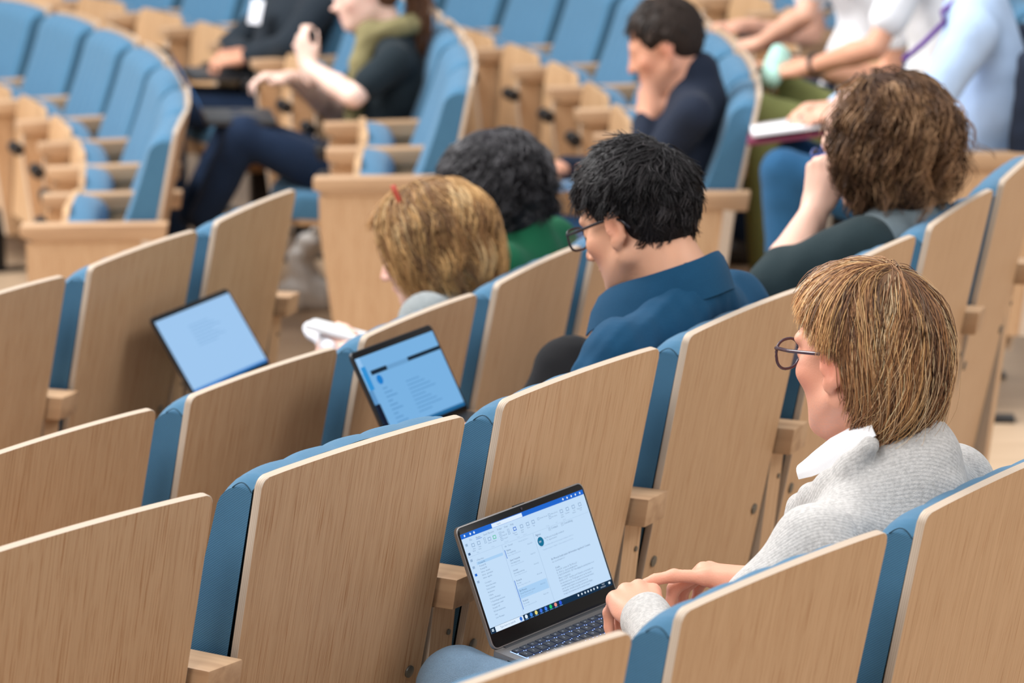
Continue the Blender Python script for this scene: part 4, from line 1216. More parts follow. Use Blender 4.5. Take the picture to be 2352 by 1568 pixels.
hair_part(cwom, 'hair', P1, c1, np.full(len(P1), 0.0011), tint(len(P1), c1, PC, [3, 2.4, 2.4, 1.0], 6, 0.15, 0.75),
          [ell(cO + cR @ np.array([0, -0.040, 0.020]), (0.110, 0.100, 0.108), cR, 0.02), ell(cO + np.array([0, -0.070, -0.075]), (0.100, 0.062, 0.085), None, 0.03)], lin(64, 46, 36), 0.008)
glasses(cwom, cO, cR, plain('blue_spectacle_frame', lin(58, 84, 150), 0.3), M_LENS, w=0.0245, h=0.019, y=0.110, rr=0.002)

# ================================================================== woman with the red hair clip
M_GKNIT = knit('grey_knit_top', lin(150, 158, 160))
d_fr = Frame('C', 3)
dO = np.array([0.0, 0.250, 0.975]); dR = rot_ypr(6, 20, 0)
wl = d_fr.px(738, 812, x=-0.08); wr_ = d_fr.px(800, 812, x=0.06)
dJ = dict(neck=(0, 0.180, 0.880), chest=(0, 0.200, 0.72), waist=(0, 0.25, 0.58), pelvis=(0, 0.29, 0.49), shL=(-0.160, 0.180, 0.858), shR=(0.160, 0.170, 0.850),
          elL=(-0.235, 0.27, 0.60), elR=(0.235, 0.27, 0.60), wrL=wl + np.array([0, -0.075, -0.005]), wrR=wr_ + np.array([0.0, -0.075, -0.01]),
          hipL=(-0.09, 0.27, 0.465), hipR=(0.09, 0.27, 0.465), knL=(-0.10, 0.68, 0.52), knR=(0.10, 0.68, 0.52), anL=(-0.1, 0.66, 0.10), anR=(0.1, 0.66, 0.10))
h1, _ = hand_prims(dJ['wrL'], hand_axes((0.35, 0.93, 0.1), (-0.9, 0.2, 0.5)), 1, [(40, 50, 25)] * 4, 3)
h2, _ = hand_prims(dJ['wrR'], hand_axes((-0.35, 0.93, 0.1), (0.9, 0.2, 0.5)), -1, [(40, 50, 25)] * 4, 3)
dwom, _ = person('C', 3, 'woman with a wavy blond bob and red hair clip looking at her phone', dJ, (dO, dR), lin(228, 186, 170), M_GKNIT, M_DENIM_D, vox=0.009, headvox=0.0065,
                 hands=h1 + h2, female=True, shirt_name='knit_top', ears=False, neckline=0.0)
def hl_bob(d): return d[:, 2] > -0.45 + 0.9 * np.clip(d[:, 1] + 0.1, 0, 1) + 0.55 * np.clip(d[:, 1] - 0.5, 0, 1)
PD = [lin(184, 140, 90), lin(218, 174, 116), lin(140, 100, 64), lin(236, 202, 150), lin(104, 76, 56)]
def flow_bob(p, t):
    d = p - np.array([-0.02, 0.03, 0.085]); d = d / (np.linalg.norm(d, axis=1)[:, None] + 1e-4)
    return d + np.array([0, -0.7, 0]) * np.clip(p[:, 1:2] / 0.06, 0, 1)
def end_d(P): return np.interp(P[..., 1], [-0.10, 0.0, 0.04, 0.07, 0.10], [-0.105, -0.098, -0.085, 0.04, 0.085])
P1, c1, _ = locks(210, 19, 5, dO, dR, (0.05, 0.15, 0.98), (0, -0.014, 0.032), (0.077, 0.098, 0.088), (0.080, 0.098, 0.120), end_d, steps=16, puff=(0.14, 0.42), wave=0.011, wave_n=1.7, spread=0.07, tipcurl=-0.16, drift=0.25,
                  hairline=lambda P: ~(((P[..., 1] > 0.052) & (P[..., 2] < 0.062)) | (P[..., 1] > 0.112)).any(1))
hair_part(dwom, 'hair', P1, c1, np.full(len(P1), 0.0011), tint(len(P1), c1, PD, [3, 2.6, 2.2, 1.0, 1.2], 7, 0.14, 0.75),
          [ell(dO + dR @ np.array([0, -0.030, 0.024]), (0.102, 0.108, 0.104), dR, 0.02), ell(dO + dR @ np.array([0, -0.062, -0.045]), (0.092, 0.066, 0.072), dR, 0.03)], lin(110, 84, 58), 0.008)
cl = [d_fr.px(a, b, x=-0.075) for a, b in ((902, 425), (908, 440), (916, 458), (924, 478))]
obj('hair_clip', tube('hair_clip', cl, 0.0055, [plain('red_clip', lin(178, 66, 46), 0.4)], 8), dwom)

# ================================================================== grey-haired woman in green
M_GREEN = fabric('bottle_green_wool', lin(22, 92, 62), scale=500, bump=0.25, vary=0.15)
e_fr = Frame('C', 4)
eO = np.array([0.0, 0.318, 1.005]); eR = rot_ypr(6, 12, 0)
eJ = dict(neck=(0, 0.235, 0.905), chest=(0, 0.225, 0.74), waist=(0, 0.26, 0.60), pelvis=(0, 0.29, 0.49), shL=(-0.165, 0.235, 0.865), shR=(0.170, 0.225, 0.868),
          elL=(-0.235, 0.33, 0.60), elR=(0.235, 0.33, 0.60), wrL=(-0.08, 0.52, 0.60), wrR=(0.08, 0.52, 0.60),
          hipL=(-0.09, 0.27, 0.465), hipR=(0.09, 0.27, 0.465), knL=(-0.10, 0.68, 0.52), knR=(0.10, 0.68, 0.52), anL=(-0.1, 0.66, 0.10), anR=(0.1, 0.66, 0.10))
h1, _ = hand_prims(eJ['wrL'], hand_axes((0.35, 0.93, 0.0), (-0.3, 0.1, 1)), 1, [(30, 40, 25)] * 4, 3)
h2, _ = hand_prims(eJ['wrR'], hand_axes((-0.35, 0.93, 0.0), (0.3, 0.1, 1)), -1, [(30, 40, 25)] * 4, 3)
ewom, _ = person('C', 4, 'woman with curly dark grey hair in a bottle green top', eJ, (eO, eR), SKIN3, M_GREEN, M_BLACKC, vox=0.011, headvox=0.009, hands=h1 + h2, female=True, shirt_name='top', ears=False, neckline=0.01)
PE = [lin(52, 50, 54), lin(86, 84, 88), lin(36, 34, 38), lin(140, 138, 142)]
P1, c1 = grow(2500, 51, eO, eR, 20, lambda d: 0.16 + 0.05 * np.clip(d[:, 2], 0, 1), np.array([0.106, 0.116, 0.108]), hl_bob, flow_w((0, -0.02, 0.088), 0.0), 1.1, curl=0.007, curl_n=3.6, clumps=200, clump=0.86, jit=0.28,
              cs=(0, -0.026, 0.022), endcurl=0.2)
colE = tint(len(P1), c1, PE, [3, 1.6, 3, 0.6], 8, 0.15, 0.7)
top_ = np.clip(((P1[:, 0] - eO) @ eR)[:, 2] - 0.07, 0, 1)[:, None] * 8
colE = colE * (1 - 0.5 * np.clip(top_, 0, 1)) + np.array(lin(150, 148, 152)[:3]) * 0.5 * np.clip(top_, 0, 1)
hair_part(ewom, 'hair', P1, c1, np.full(len(P1), 0.0011), colE, [ell(eO + eR @ np.array([0, -0.026, 0.024]), (0.100, 0.106, 0.104), eR, 0.02), ell(eO + eR @ np.array([0, -0.062, -0.045]), (0.088, 0.06, 0.07), eR, 0.03)], lin(44, 42, 46), 0.008)
# ================================================================== people in the far block
def simple_hand(w, dirn, back, side, curl=(35, 40, 20), sc=1.0):
    return hand_prims(w, hand_axes(dirn, back), side, [curl] * 4, 3, None, sc)[0]
def seat_legs(lean=0.0, kx=0.10, ky=0.70, ax=0.10, ay=0.68):
    return dict(hipL=(-0.095, 0.33, 0.475), hipR=(0.095, 0.33, 0.475), knL=(-kx, ky, 0.53), knR=(kx, ky, 0.53), anL=(-ax, ay, 0.10), anR=(ax, ay, 0.10))
M_INK = fabric('ink_blue_wool', lin(30, 38, 54), scale=500, bump=0.25, vary=0.15)
# --- man resting his chin on his hand
f = Frame('C2', 0)
mO = f.px(1528, 105, x=0.0); mR = rot_ypr(2, 20, 0)
chin = f.px(1478, 232, x=-0.02); el = f.px(1440, 330, x=-0.10)
J = dict(neck=mO + np.array([0, -0.080, -0.100]), chest=(0, 0.19, 0.78), waist=(0, 0.25, 0.62), pelvis=(0, 0.29, 0.50), shL=mO + np.array([-0.185, -0.075, -0.160]), shR=mO + np.array([0.185, -0.085, -0.160]),
         elL=el + np.array([-0.05, -0.03, -0.10]), wrL=chin + np.array([-0.005, -0.005, -0.055]), elR=(0.25, 0.33, 0.68), wrR=f.px(1300, 385, x=0.12), **seat_legs())
hn = simple_hand(J['wrL'], (0.1, -0.1, 1), (-0.8, 0.6, 0), 1, (60, 80, 40)) + simple_hand(J['wrR'], (-0.25, 0.95, 0.1), (0.2, 0, 1), -1, (25, 30, 15))
mman, _ = person('C2', 0, 'man in a dark sweater resting his chin on his hand', J, (mO, mR), lin(214, 158, 132), M_INK, M_DENIM_D, vox=0.013, headvox=0.0115, hands=hn, shirt_name='sweater', face=beard_shadow, neckline=0.025)
PM = [lin(48, 38, 34), lin(70, 56, 48), lin(36, 30, 28)]
P1, c1 = grow(1100, 61, mO, mR, 8, lambda d: 0.032 + 0.014 * np.clip(d[:, 2], 0, 1), np.array([0.084, 0.104, 0.098]), hl_short, flow_w((0.01, -0.06, 0.075)), 0.5, clumps=160, clump=0.7, jit=0.35)
hair_part(mman, 'hair', P1, c1, np.full(len(P1), 0.0020), tint(len(P1), c1, PM, [2, 1, 2], 9), short_cap(mO, mR, 0.003), lin(44, 36, 32), 0.008)
tb = f.px(1265, 425, x=0.16)
# --- woman with the olive scarf
f = Frame('D2', 2)
wO = f.px(842, -18, x=0.0); wR = rot_ypr(-2, 8, 0)
el = f.px(812, 222, x=-0.22); hd = f.px(690, 105, x=-0.05)
M_TEE = fabric('black_tee', lin(30, 40, 46), scale=500, bump=0.2, vary=0.12)
M_OLIVE = fabric('olive_scarf', lin(132, 124, 88), scale=300, bump=0.5, vary=0.2)
M_NAVYD = fabric('navy_denim', lin(22, 38, 62), scale=500, bump=0.25, vary=0.2)
sk = lin(236, 200, 184)
J = dict(neck=wO + np.array([0, -0.075, -0.120]), chest=(0, 0.19, 0.76), waist=(0, 0.25, 0.62), pelvis=(0, 0.29, 0.50), shL=wO + np.array([-0.165, -0.065, -0.195]), shR=wO + np.array([0.165, -0.070, -0.195]),
         elL=el, wrL=hd + np.array([0.0, -0.02, -0.065]), elR=(0.24, 0.36, 0.66), wrR=f.px(668, 178, x=0.05), **seat_legs(ky=0.72))
kL = f.px(560, 310, x=-0.10); kR = f.px(540, 300, x=0.10)
J['knL'] = kL; J['knR'] = kR; J['anL'] = f.px(470, 500, x=-0.06); J['anR'] = f.px(440, 485, x=0.08)
hn = simple_hand(J['wrL'], (0.25, 0.25, 1), (-0.7, 0.7, 0), 1, (40, 60, 30), 0.95) + simple_hand(J['wrR'], (-0.25, 0.95, 0.1), (0.2, 0, 1), -1, (30, 40, 20), 0.95)
swom, _ = person('D2', 2, 'woman in a black tee and olive scarf with one hand raised', J, (wO, wR), sk, M_TEE, M_NAVYD, vox=0.013, headvox=0.015, hands=hn, sleeve='short', female=True, shirt_name='tee')
sc_ = []
nb = J['neck']
ring = [nb + np.array([0.078 * math.cos(a), 0.012 + 0.080 * math.sin(a), 0.012 + 0.010 * math.sin(a * 2)]) for a in np.linspace(0, 2 * math.pi, 13)]
for a_, b_ in zip(ring[:-1], ring[1:]): sc_.append(rc(a_, b_, 0.030, 0.030, 0.015))
drop = [nb + np.array(v) for v in ((-0.055, 0.075, 0.0), (-0.075, 0.105, -0.09), (-0.080, 0.120, -0.18), (-0.075, 0.130, -0.27))]
for a_, b_ in zip(drop[:-1], drop[1:]): sc_.append(rc(a_, b_, 0.036, 0.032, 0.02))
V, Q = sdf_mesh(sc_, 0.008, folds(0.012, 60, 3))
obj('scarf', fast_mesh('scarf', laplace(V, Q), Q, [M_OLIVE]), swom)
PW = [lin(110, 76, 56), lin(84, 58, 46), lin(136, 98, 72)]
P1, c1 = grow(1000, 71, wO, wR, 12, lambda d: 0.11 + 0 * d[:, 2], np.array([0.086, 0.106, 0.098]), hl_short, lambda p, t: (np.array([0, -0.10, 0.02]) - p), 0.1, clumps=120, clump=0.8, jit=0.1)
tail = []
rg = np.random.default_rng(5)
for k in range(240):
    o_ = rg.normal(size=3) * 0.010; d_ = rg.normal(size=3) * 0.016
    tail.append([wO + np.array((0, -0.105, 0.03)) + o_, wO + np.array((0, -0.150, 0.02)) + o_ * 1.2 + d_ * .5, wO + np.array((0, -0.165, -0.05)) + o_ + d_, wO + np.array((0, -0.150, -0.14)) + o_ + d_ * 1.2, wO + np.array((0, -0.140, -0.22)) + d_ * .8])
tail = np.array(tail)
tt = np.linspace(0, 4, 12); i0 = np.minimum(tt.astype(int), 3); fr0 = (tt - i0)[None, :, None]
tail = tail[:, i0] * (1 - fr0) + tail[:, i0 + 1] * fr0
PP = np.concatenate([P1, tail]); cc = np.concatenate([c1, np.arange(len(tail))])
hair_part(swom, 'hair', PP, cc, np.full(len(PP), 0.0022), tint(len(PP), cc, PW, [2, 2, 1], 10), short_cap(wO, wR, 0.002), lin(92, 64, 48), 0.008)
# --- person with the white badge
f = Frame('D2', 5)
pO = f.px(655, -120, x=0.0); pR = rot_ypr(-20, 10, 0)
M_JACK = fabric('black_jacket', lin(34, 42, 50), scale=400, bump=0.3, vary=0.12)
J = dict(neck=pO + np.array([0, -0.06, -0.120]), chest=(0, 0.20, 0.78), waist=(0, 0.26, 0.62), pelvis=(0, 0.29, 0.50), shL=pO + np.array([-0.19, -0.06, -0.20]), shR=pO + np.array([0.19, -0.06, -0.20]),
         elL=f.px(665, 105, x=-0.26), wrL=f.px(575, 132, x=-0.10), elR=(0.26, 0.36, 0.68), wrR=f.px(560, 120, x=0.04), **seat_legs())
hn = simple_hand(J['wrL'], (0.35, 0.93, -0.05), (-0.3, 0, 1), 1, (30, 40, 20), 1.05) + simple_hand(J['wrR'], (-0.3, 0.95, 0), (0.3, 0, 1), -1, (30, 40, 20), 1.05)
pman, _ = person('D2', 5, 'person in a black jacket with a white badge beside the scarf woman', J, (pO, pR), lin(206, 148, 120), M_JACK, M_NAVYD, vox=0.014, headvox=0.014, hands=hn, shirt_name='jacket', bulk=1.12)
P1, c1 = grow(700, 81, pO, pR, 8, lambda d: 0.035 + 0 * d[:, 2], np.array([0.084, 0.104, 0.098]), hl_short, flow_w((0.01, -0.06, 0.075)), 0.5, clumps=120, clump=0.7, jit=0.35)
hair_part(pman, 'hair', P1, c1, np.full(len(P1), 0.0022), tint(len(P1), c1, PM, [2, 1, 2], 9), short_cap(pO, pR, 0.003), lin(44, 36, 32), 0.009)
bc = f.px(588, 28, x=-0.10)
bd = obj('badge', box_mesh('badge', (-0.030, 0.030, -0.0015, 0.0015, -0.042, 0.042), [plain('white_card', lin(236, 238, 246), 0.4)], 0.001), pman, bc, (0.3, 0, 0.5))
# --- person in the light blue shirt with a purple lanyard
f = Frame('B2', 0)
M_SKY = fabric('light_blue_cotton', lin(176, 200, 232), scale=500, bump=0.2, vary=0.06)
M_JEAN = fabric('mid_denim', lin(38, 84, 122), scale=500, bump=0.25, vary=0.2)
lO = f.px(2190, -130, x=0.0); lR = rot_ypr(0, 10, 0)
J = dict(neck=lO + np.array([0, -0.06, -0.120]), chest=(0, 0.21, 0.78), waist=(0, 0.27, 0.62), pelvis=(0, 0.29, 0.50), shL=lO + np.array([-0.19, -0.05, -0.21]), shR=lO + np.array([0.19, -0.06, -0.20]),
         elL=f.px(2140, 235, x=-0.27), wrL=f.px(1960, 262, x=-0.08), elR=(0.26, 0.36, 0.68), wrR=f.px(1930, 245, x=0.08), **seat_legs())
J['knL'] = f.px(1800, 395, x=-0.10); J['knR'] = f.px(1830, 370, x=0.12); J['anL'] = J['knL'] + np.array([-0.02, -0.02, -0.46]); J['anR'] = J['knR'] + np.array([0.02, -0.02, -0.45])
hn = simple_hand(J['wrL'], (0.30, 0.95, 0.0), (-0.3, 0, 1), 1, (30, 40, 20), 1.05) + simple_hand(J['wrR'], (-0.3, 0.95, 0), (0.3, 0, 1), -1, (30, 40, 20), 1.05)
lman, _ = person('B2', 0, 'person in a light blue shirt with a purple lanyard and papers', J, (lO, lR), lin(222, 168, 144), M_SKY, M_JEAN, vox=0.014, headvox=0.014, hands=hn, bulk=1.15)
P1, c1 = grow(700, 91, lO, lR, 8, lambda d: 0.035 + 0 * d[:, 2], np.array([0.084, 0.104, 0.098]), hl_short, flow_w((0.01, -0.06, 0.075)), 0.5, clumps=120, clump=0.7, jit=0.35)
hair_part(lman, 'hair', P1, c1, np.full(len(P1), 0.0022), tint(len(P1), c1, PM, [2, 1, 2], 9), short_cap(lO, lR, 0.003), lin(44, 36, 32), 0.009)
nb = J['neck']
ly = [nb + np.array((-0.07, 0.0, 0.03)), nb + np.array((-0.085, 0.09, -0.05)), f.px(2170, 50, x=-0.075), f.px(2120, 100, x=-0.06), f.px(2075, 138, x=-0.05)]
M_PURP = plain('purple_ribbon', lin(98, 48, 140), 0.6)
obj('lanyard', tube('lanyard', ly, 0.008, [M_PURP], 6), lman)
# --- person in olive trousers, white tee
f = Frame('B2', 2)
oO = f.px(2035, -250, x=0.0); oR = rot_ypr(0, 10, 0)
M_OLT = fabric('olive_cotton', lin(122, 128, 78), scale=500, bump=0.25, vary=0.12)
J = dict(neck=oO + np.array([0, -0.06, -0.120]), chest=(0, 0.21, 0.78), waist=(0, 0.27, 0.62), pelvis=(0, 0.29, 0.50), shL=oO + np.array([-0.185, -0.05, -0.21]), shR=oO + np.array([0.185, -0.06, -0.20]),
         elL=f.px(2010, 110, x=-0.25), wrL=f.px(1870, 150, x=-0.06), elR=(0.26, 0.36, 0.68), wrR=f.px(1800, 150, x=0.10), **seat_legs())
J['knL'] = f.px(1745, 262, x=-0.10); J['knR'] = f.px(1800, 215, x=0.10); J['anL'] = J['knL'] + np.array([-0.02, -0.02, -0.45]); J['anR'] = J['knR'] + np.array([0.02, -0.02, -0.45])
hn = simple_hand(J['wrL'], (0.30, 0.95, -0.15), (-0.3, 0, 1), 1, (30, 40, 20), 1.08) + simple_hand(J['wrR'], (-0.3, 0.95, 0), (0.3, 0, 1), -1, (30, 40, 20), 1.05)
oman, _ = person('B2', 2, 'person in a white tee and olive trousers with bare forearms', J, (oO, oR), lin(214, 158, 130), M_WHITE, M_OLT, vox=0.014, headvox=0.014, hands=hn, sleeve='short', shirt_name='tee', bulk=1.1)
hair_part(oman, 'hair', *(lambda r: (r[0], r[1], np.full(len(r[0]), 0.0022), tint(len(r[0]), r[1], PM, [2, 1, 2], 9)))(
    grow(700, 92, oO, oR, 8, lambda d: 0.035 + 0 * d[:, 2], np.array([0.084, 0.104, 0.098]), hl_short, flow_w((0.01, -0.06, 0.075)), 0.5, clumps=120, clump=0.7, jit=0.35)), short_cap(oO, oR, 0.003), lin(44, 36, 32), 0.009)
wp = J['wrL']; wd = J['elL'] - J['wrL']; wd = wd / np.linalg.norm(wd)
a1 = np.cross(wd, (0, 0, 1)); a1 /= np.linalg.norm(a1); a2 = np.cross(wd, a1)
obj('wristwatch', tube('wristwatch', [wp + wd * 0.01 + 0.031 * (math.cos(a) * a1 + math.sin(a) * a2) for a in np.linspace(0, 2 * math.pi, 17)[:-1]], 0.007, [M_BLACKM], 6, True), oman)
# --- person in white at the top edge
f = Frame('B2', 4)
tO = f.px(1830, -290, x=0.0); tR = rot_ypr(0, 10, 0)
J = dict(neck=tO + np.array([0, -0.06, -0.120]), chest=(0, 0.21, 0.78), waist=(0, 0.27, 0.62), pelvis=(0, 0.29, 0.50), shL=tO + np.array([-0.185, -0.05, -0.21]), shR=tO + np.array([0.185, -0.06, -0.20]),
         elL=f.px(1850, 35, x=-0.25), wrL=f.px(1745, 100, x=-0.06), elR=(0.26, 0.36, 0.68), wrR=f.px(1700, 60, x=0.10), **seat_legs())
hn = simple_hand(J['wrL'], (0.30, 0.95, -0.15), (-0.3, 0, 1), 1, (30, 40, 20), 1.08) + simple_hand(J['wrR'], (-0.3, 0.95, 0), (0.3, 0, 1), -1, (30, 40, 20), 1.05)
tman, _ = person('B2', 4, 'person in a white shirt with bare arms at the top edge', J, (tO, tR), lin(222, 172, 148), M_WHITE, M_NAVYD, vox=0.015, headvox=0.015, hands=hn, sleeve='short', shirt_name='tee', bulk=1.1)
hair_part(tman, 'hair', *(lambda r: (r[0], r[1], np.full(len(r[0]), 0.0022), tint(len(r[0]), r[1], PW, [2, 1, 2], 9)))(
    grow(700, 93, tO, tR, 8, lambda d: 0.035 + 0 * d[:, 2], np.array([0.084, 0.104, 0.098]), hl_short, flow_w((0.01, -0.06, 0.075)), 0.5, clumps=120, clump=0.7, jit=0.35)), short_cap(tO, tR, 0.003), lin(44, 36, 32), 0.009)
# --- dark jacket hung over the back of the light blue person's chair
f = Frame('B2', 0)
e = empty('jacket', f.o, f.rz)
tag(e, 'dark navy jacket hung over a chair back at the right edge', 'jacket')
V, Q = sdf_mesh([rc((-0.20, 0.085, 0.93), (0.20, 0.085, 0.93), 0.035, 0.035, 0.02), rc((-0.20, 0.075, 0.93), (0.20, 0.075, 0.93), 0.03, 0.03, 0.02),
                 rc((-0.19, -0.022, 0.90), (-0.20, 0.045, 0.52), 0.022, 0.030, 0.02), rc((0.19, -0.022, 0.90), (0.20, 0.045, 0.52), 0.022, 0.030, 0.02), rc((-0.2, -0.020, 0.95), (0.2, -0.020, 0.95), 0.024, 0.024, 0.03),
                 rc((0, -0.020, 0.90), (0, 0.045, 0.52), 0.022, 0.026, 0.02, (1, 0, 0), 7.0), rc((-0.25, 0.12, 0.92), (-0.265, 0.16, 0.60), 0.050, 0.042, 0.02), rc((0.25, 0.12, 0.92), (0.265, 0.16, 0.60), 0.050, 0.042, 0.02)], 0.010, folds(0.012, 40, 4))
obj('cloth', fast_mesh('cloth', laplace(V, Q), Q, [M_INK]), e)
# ================================================================== laptops
def emit(name, col, s=1.0):
    m, nt, b = new_mat(name)
    e = N(nt, 'ShaderNodeEmission'); e.inputs['Color'].default_value = col; e.inputs['Strength'].default_value = s
    nt.links.new(e.outputs[0], nt.nodes['Material Output'].inputs['Surface'])
    return m
M_ALU = plain('grey_laptop_shell', lin(142, 140, 140), 0.38, 0.6)
M_ALU_D = plain('dark_laptop_shell', lin(58, 60, 64), 0.4, 0.4)
M_BEZ = plain('black_bezel', lin(9, 9, 11), 0.25, spec=0.2)
M_KEY = plain('key_plastic', lin(40, 44, 52), 0.45)
_EM = {}
def emc(r, g, b, s=1.0):
    k = (r, g, b, s)
    if k not in _EM: _EM[k] = emit('screen_colour_%d_%d_%d' % (r, g, b), lin(r, g, b), s)
    return _EM[k]
TEXTS = []
def text_meshes(items):
    """items: (string, x, y, height, material) -> one mesh per material, flat lettering"""
    objs = []
    for t, x, y, h, m in items:
        c = bpy.data.curves.new('lettering', 'FONT'); c.body = t; c.size = h * 1.38; c.resolution_u = 1
        o = bpy.data.objects.new('lettering', c); o.location = (x, y, 0); COL.objects.link(o); objs.append((o, m))
    dg = bpy.context.evaluated_depsgraph_get(); dg.update()
    out = []
    for (o, m), it in zip(objs, items):
        me = bpy.data.meshes.new_from_object(o.evaluated_get(dg))
        me.name = 'screen_lettering'; me.materials.clear(); me.materials.append(m)
        me.transform(Matrix.Translation((it[1], it[2], 0)))
        out.append((m, me))
        c = o.data; bpy.data.objects.remove(o, do_unlink=True); bpy.data.curves.remove(c)
    return out
class UI:
    """flat screen print laid out in fractions of the screen, just above the glass"""
    def __init__(s, w, h): s.w, s.h, s.r, s.t = w, h, {}, []
    def P(s, u, v): return (u - 0.5) * s.w, (1 - v) * s.h
    def rect(s, u0, v0, u1, v1, mat, lvl=1):
        a, b = s.P(u0, v0), s.P(u1, v1)
        s.r[len(s.r)] = (mat, lvl, [(a[0], b[1], 0), (b[0], b[1], 0), (b[0], a[1], 0), (a[0], a[1], 0)])
    def disc(s, u, v, r, mat, lvl=2):
        c = s.P(u, v)
        s.r[len(s.r)] = (mat, lvl, [(c[0] + r * s.w * math.cos(a), c[1] + r * s.w * math.sin(a), 0) for a in np.linspace(0, 2 * math.pi, 21)[:-1]])
    def text(s, t, u, v, h, mat): x, y = s.P(u, v); s.t.append((t, x, y, h * s.h, mat))
    def build(s, parent):
        for m, lv, V in s.r.values(): obj('screen_area', mesh('screen_area', V, [tuple(range(len(V)))], [m]), parent, (0, 0, 0.00006 * lv))
        if s.t:
            for m, me in text_meshes(s.t): obj('screen_lettering', me, parent, (0, 0, 0.0003))
def rbox(name, x0, x1, y0, y1, z0, z1, r, mats, n=5, bev=0.0006):
    """slab with rounded corners in plan"""
    pts = []
    for cx_, cy_, a0 in ((x1 - r, y1 - r, 0), (x0 + r, y1 - r, 90), (x0 + r, y0 + r, 180), (x1 - r, y0 + r, 270)):
        for k in range(n + 1):
            a = math.radians(a0 + 90 * k / n); pts.append((cx_ + r * math.cos(a), cy_ + r * math.sin(a)))
    bm = bmesh.new()
    lo = [bm.verts.new((x, y, z0)) for x, y in pts]; hi = [bm.verts.new((x, y, z1)) for x, y in pts]
    bm.faces.new(lo[::-1]); bm.faces.new(hi)
    for i in range(len(pts)):
        j = (i + 1) % len(pts); bm.faces.new((lo[i], lo[j], hi[j], hi[i]))
    if bev:
        ed = [e for e in bm.edges if (e.verts[0] in lo) == (e.verts[1] in lo)]
        bmesh.ops.bevel(bm, geom=ed, offset=bev, segments=2, profile=0.5, affect='EDGES')
    return bm_mesh(bm, name, mats, 0, smooth_=0.7)
def laptop(row, i, pos, R, w, h, label, shell, base_drop=5.0, margins=(0.016, 0.062, 0.016, 0.125), depth=None, keys=False, bg=(196, 222, 248)):
    fr = Frame(row, i)
    R = np.array(R)
    Mw = fr.M @ R
    e = bpy.data.objects.new('laptop', None); e.empty_display_size = 0.1
    e.matrix_world = Matrix([[*Mw[0], fr.w(pos)[0]], [*Mw[1], fr.w(pos)[1]], [*Mw[2], fr.w(pos)[2]], [0, 0, 0, 1]])
    link(e); tag(e, label, 'laptop')
    lid = obj('lid', rbox('lid', -w / 2, w / 2, 0.0, h, -0.0060, -0.0006, 0.010, [shell]), e)
    obj('bezel', rbox('bezel', -w / 2 + 0.0018, w / 2 - 0.0018, 0.0018, h - 0.0018, -0.0012, 0.0, 0.009, [M_BEZ]), lid)
    l, t, r, b = margins
    sw, sh = w * (1 - l - r), h * (1 - t - b)
    scr = obj('screen', mesh('screen', [(-sw / 2, 0, 0), (sw / 2, 0, 0), (sw / 2, sh, 0), (-sw / 2, sh, 0)], [(0, 1, 2, 3)], [emc(*bg)]), e, (w * (l - r) / 2, h * b, 0.0003))
    # base: from the hinge towards the user, lying almost level
    depth = depth or h * 1.06
    yax = R[:, 1]
    dirb = np.array([R[0, 2] * 0.9, -1.0, -math.tan(math.radians(base_drop))]); dirb -= R[:, 0] * (dirb @ R[:, 0]); dirb /= np.linalg.norm(dirb)
    up = np.cross(R[:, 0], -dirb); up /= np.linalg.norm(up)
    Bl = R.T @ np.stack([R[:, 0], -dirb, up], 1)      # base axes in lid frame: x, y away from user, z up
    base = obj('base', rbox('base', -w / 2, w / 2, -depth, 0.005, -0.0145, 0.0, 0.008, [shell], bev=0.0015), e)
    base.matrix_local = Matrix([[*Bl[0], 0], [*Bl[1], 0.0], [*Bl[2], 0], [0, 0, 0, 1]])
    base.location = (0, -0.001, 0.0)
    return e, lid, scr, base, (sw, sh), depth
LR = [[0.9967, -0.0007, -0.0811], [-0.0755, 0.3554, -0.9317], [0.0295, 0.9347, 0.3542]]
lw, lh = 0.304, 0.184
lap, lid, scr, base, (sw, sh), dep = laptop('A', 2, (0.05, 0.7426, 0.6299), LR, lw, lh, 'grey laptop showing an email inbox on the cardigan man\'s lap', M_ALU, base_drop=9.0)
obj('hinge_bar', cyl_mesh('hinge_bar', 0.0055, lw * 0.86, [M_ALU_D], 14, 'x'), base, (0, -0.001, -0.004))
obj('camera_dot', cyl_mesh('camera_dot', 0.0022, 0.0006, [plain('lens_glass', lin(40, 34, 50), 0.1)], 14, 'z'), lid, (0.0, lh - 0.0065, 0.0004))
obj('screen_strip', box_mesh('screen_strip', (-0.012, 0.012, lh - 0.0019, lh + 0.0012, -0.0055, -0.0008), [M_ALU_D]), lid)
# keyboard: a glowing well under single keys
kw = lw * 0.90; pit = kw / 15.0; ky0 = -0.016
bl = emit('keyboard_backlight', lin(150, 180, 255), 2.6)
obj('backlight', mesh('backlight', [(-kw / 2, ky0 - pit * 5.75, 0.0003), (kw / 2, ky0 - pit * 5.75, 0.0003), (kw / 2, ky0, 0.0003), (-kw / 2, ky0, 0.0003)], [(0, 1, 2, 3)], [bl]), base)
KEYM = {}
def key_mesh(wu, hu):
    k = (round(wu, 2), round(hu, 2))
    if k not in KEYM:
        a, b = wu * pit / 2 - 0.0013, hu * pit / 2 - 0.0013
        bm = bmesh.new()
        lo = [bm.verts.new((x, y, 0.0006)) for x, y in ((-a, -b), (a, -b), (a, b), (-a, b))]
        hi = [bm.verts.new((x * 0.95, y * 0.94, 0.0030)) for x, y in ((-a, -b), (a, -b), (a, b), (-a, b))]
        bm.faces.new(hi); bm.faces.new(lo[::-1])
        for i in range(4): bm.faces.new((lo[i], lo[(i + 1) % 4], hi[(i + 1) % 4], hi[i]))
        KEYM[k] = bm_mesh(bm, 'key', [M_KEY])
    return KEYM[k]
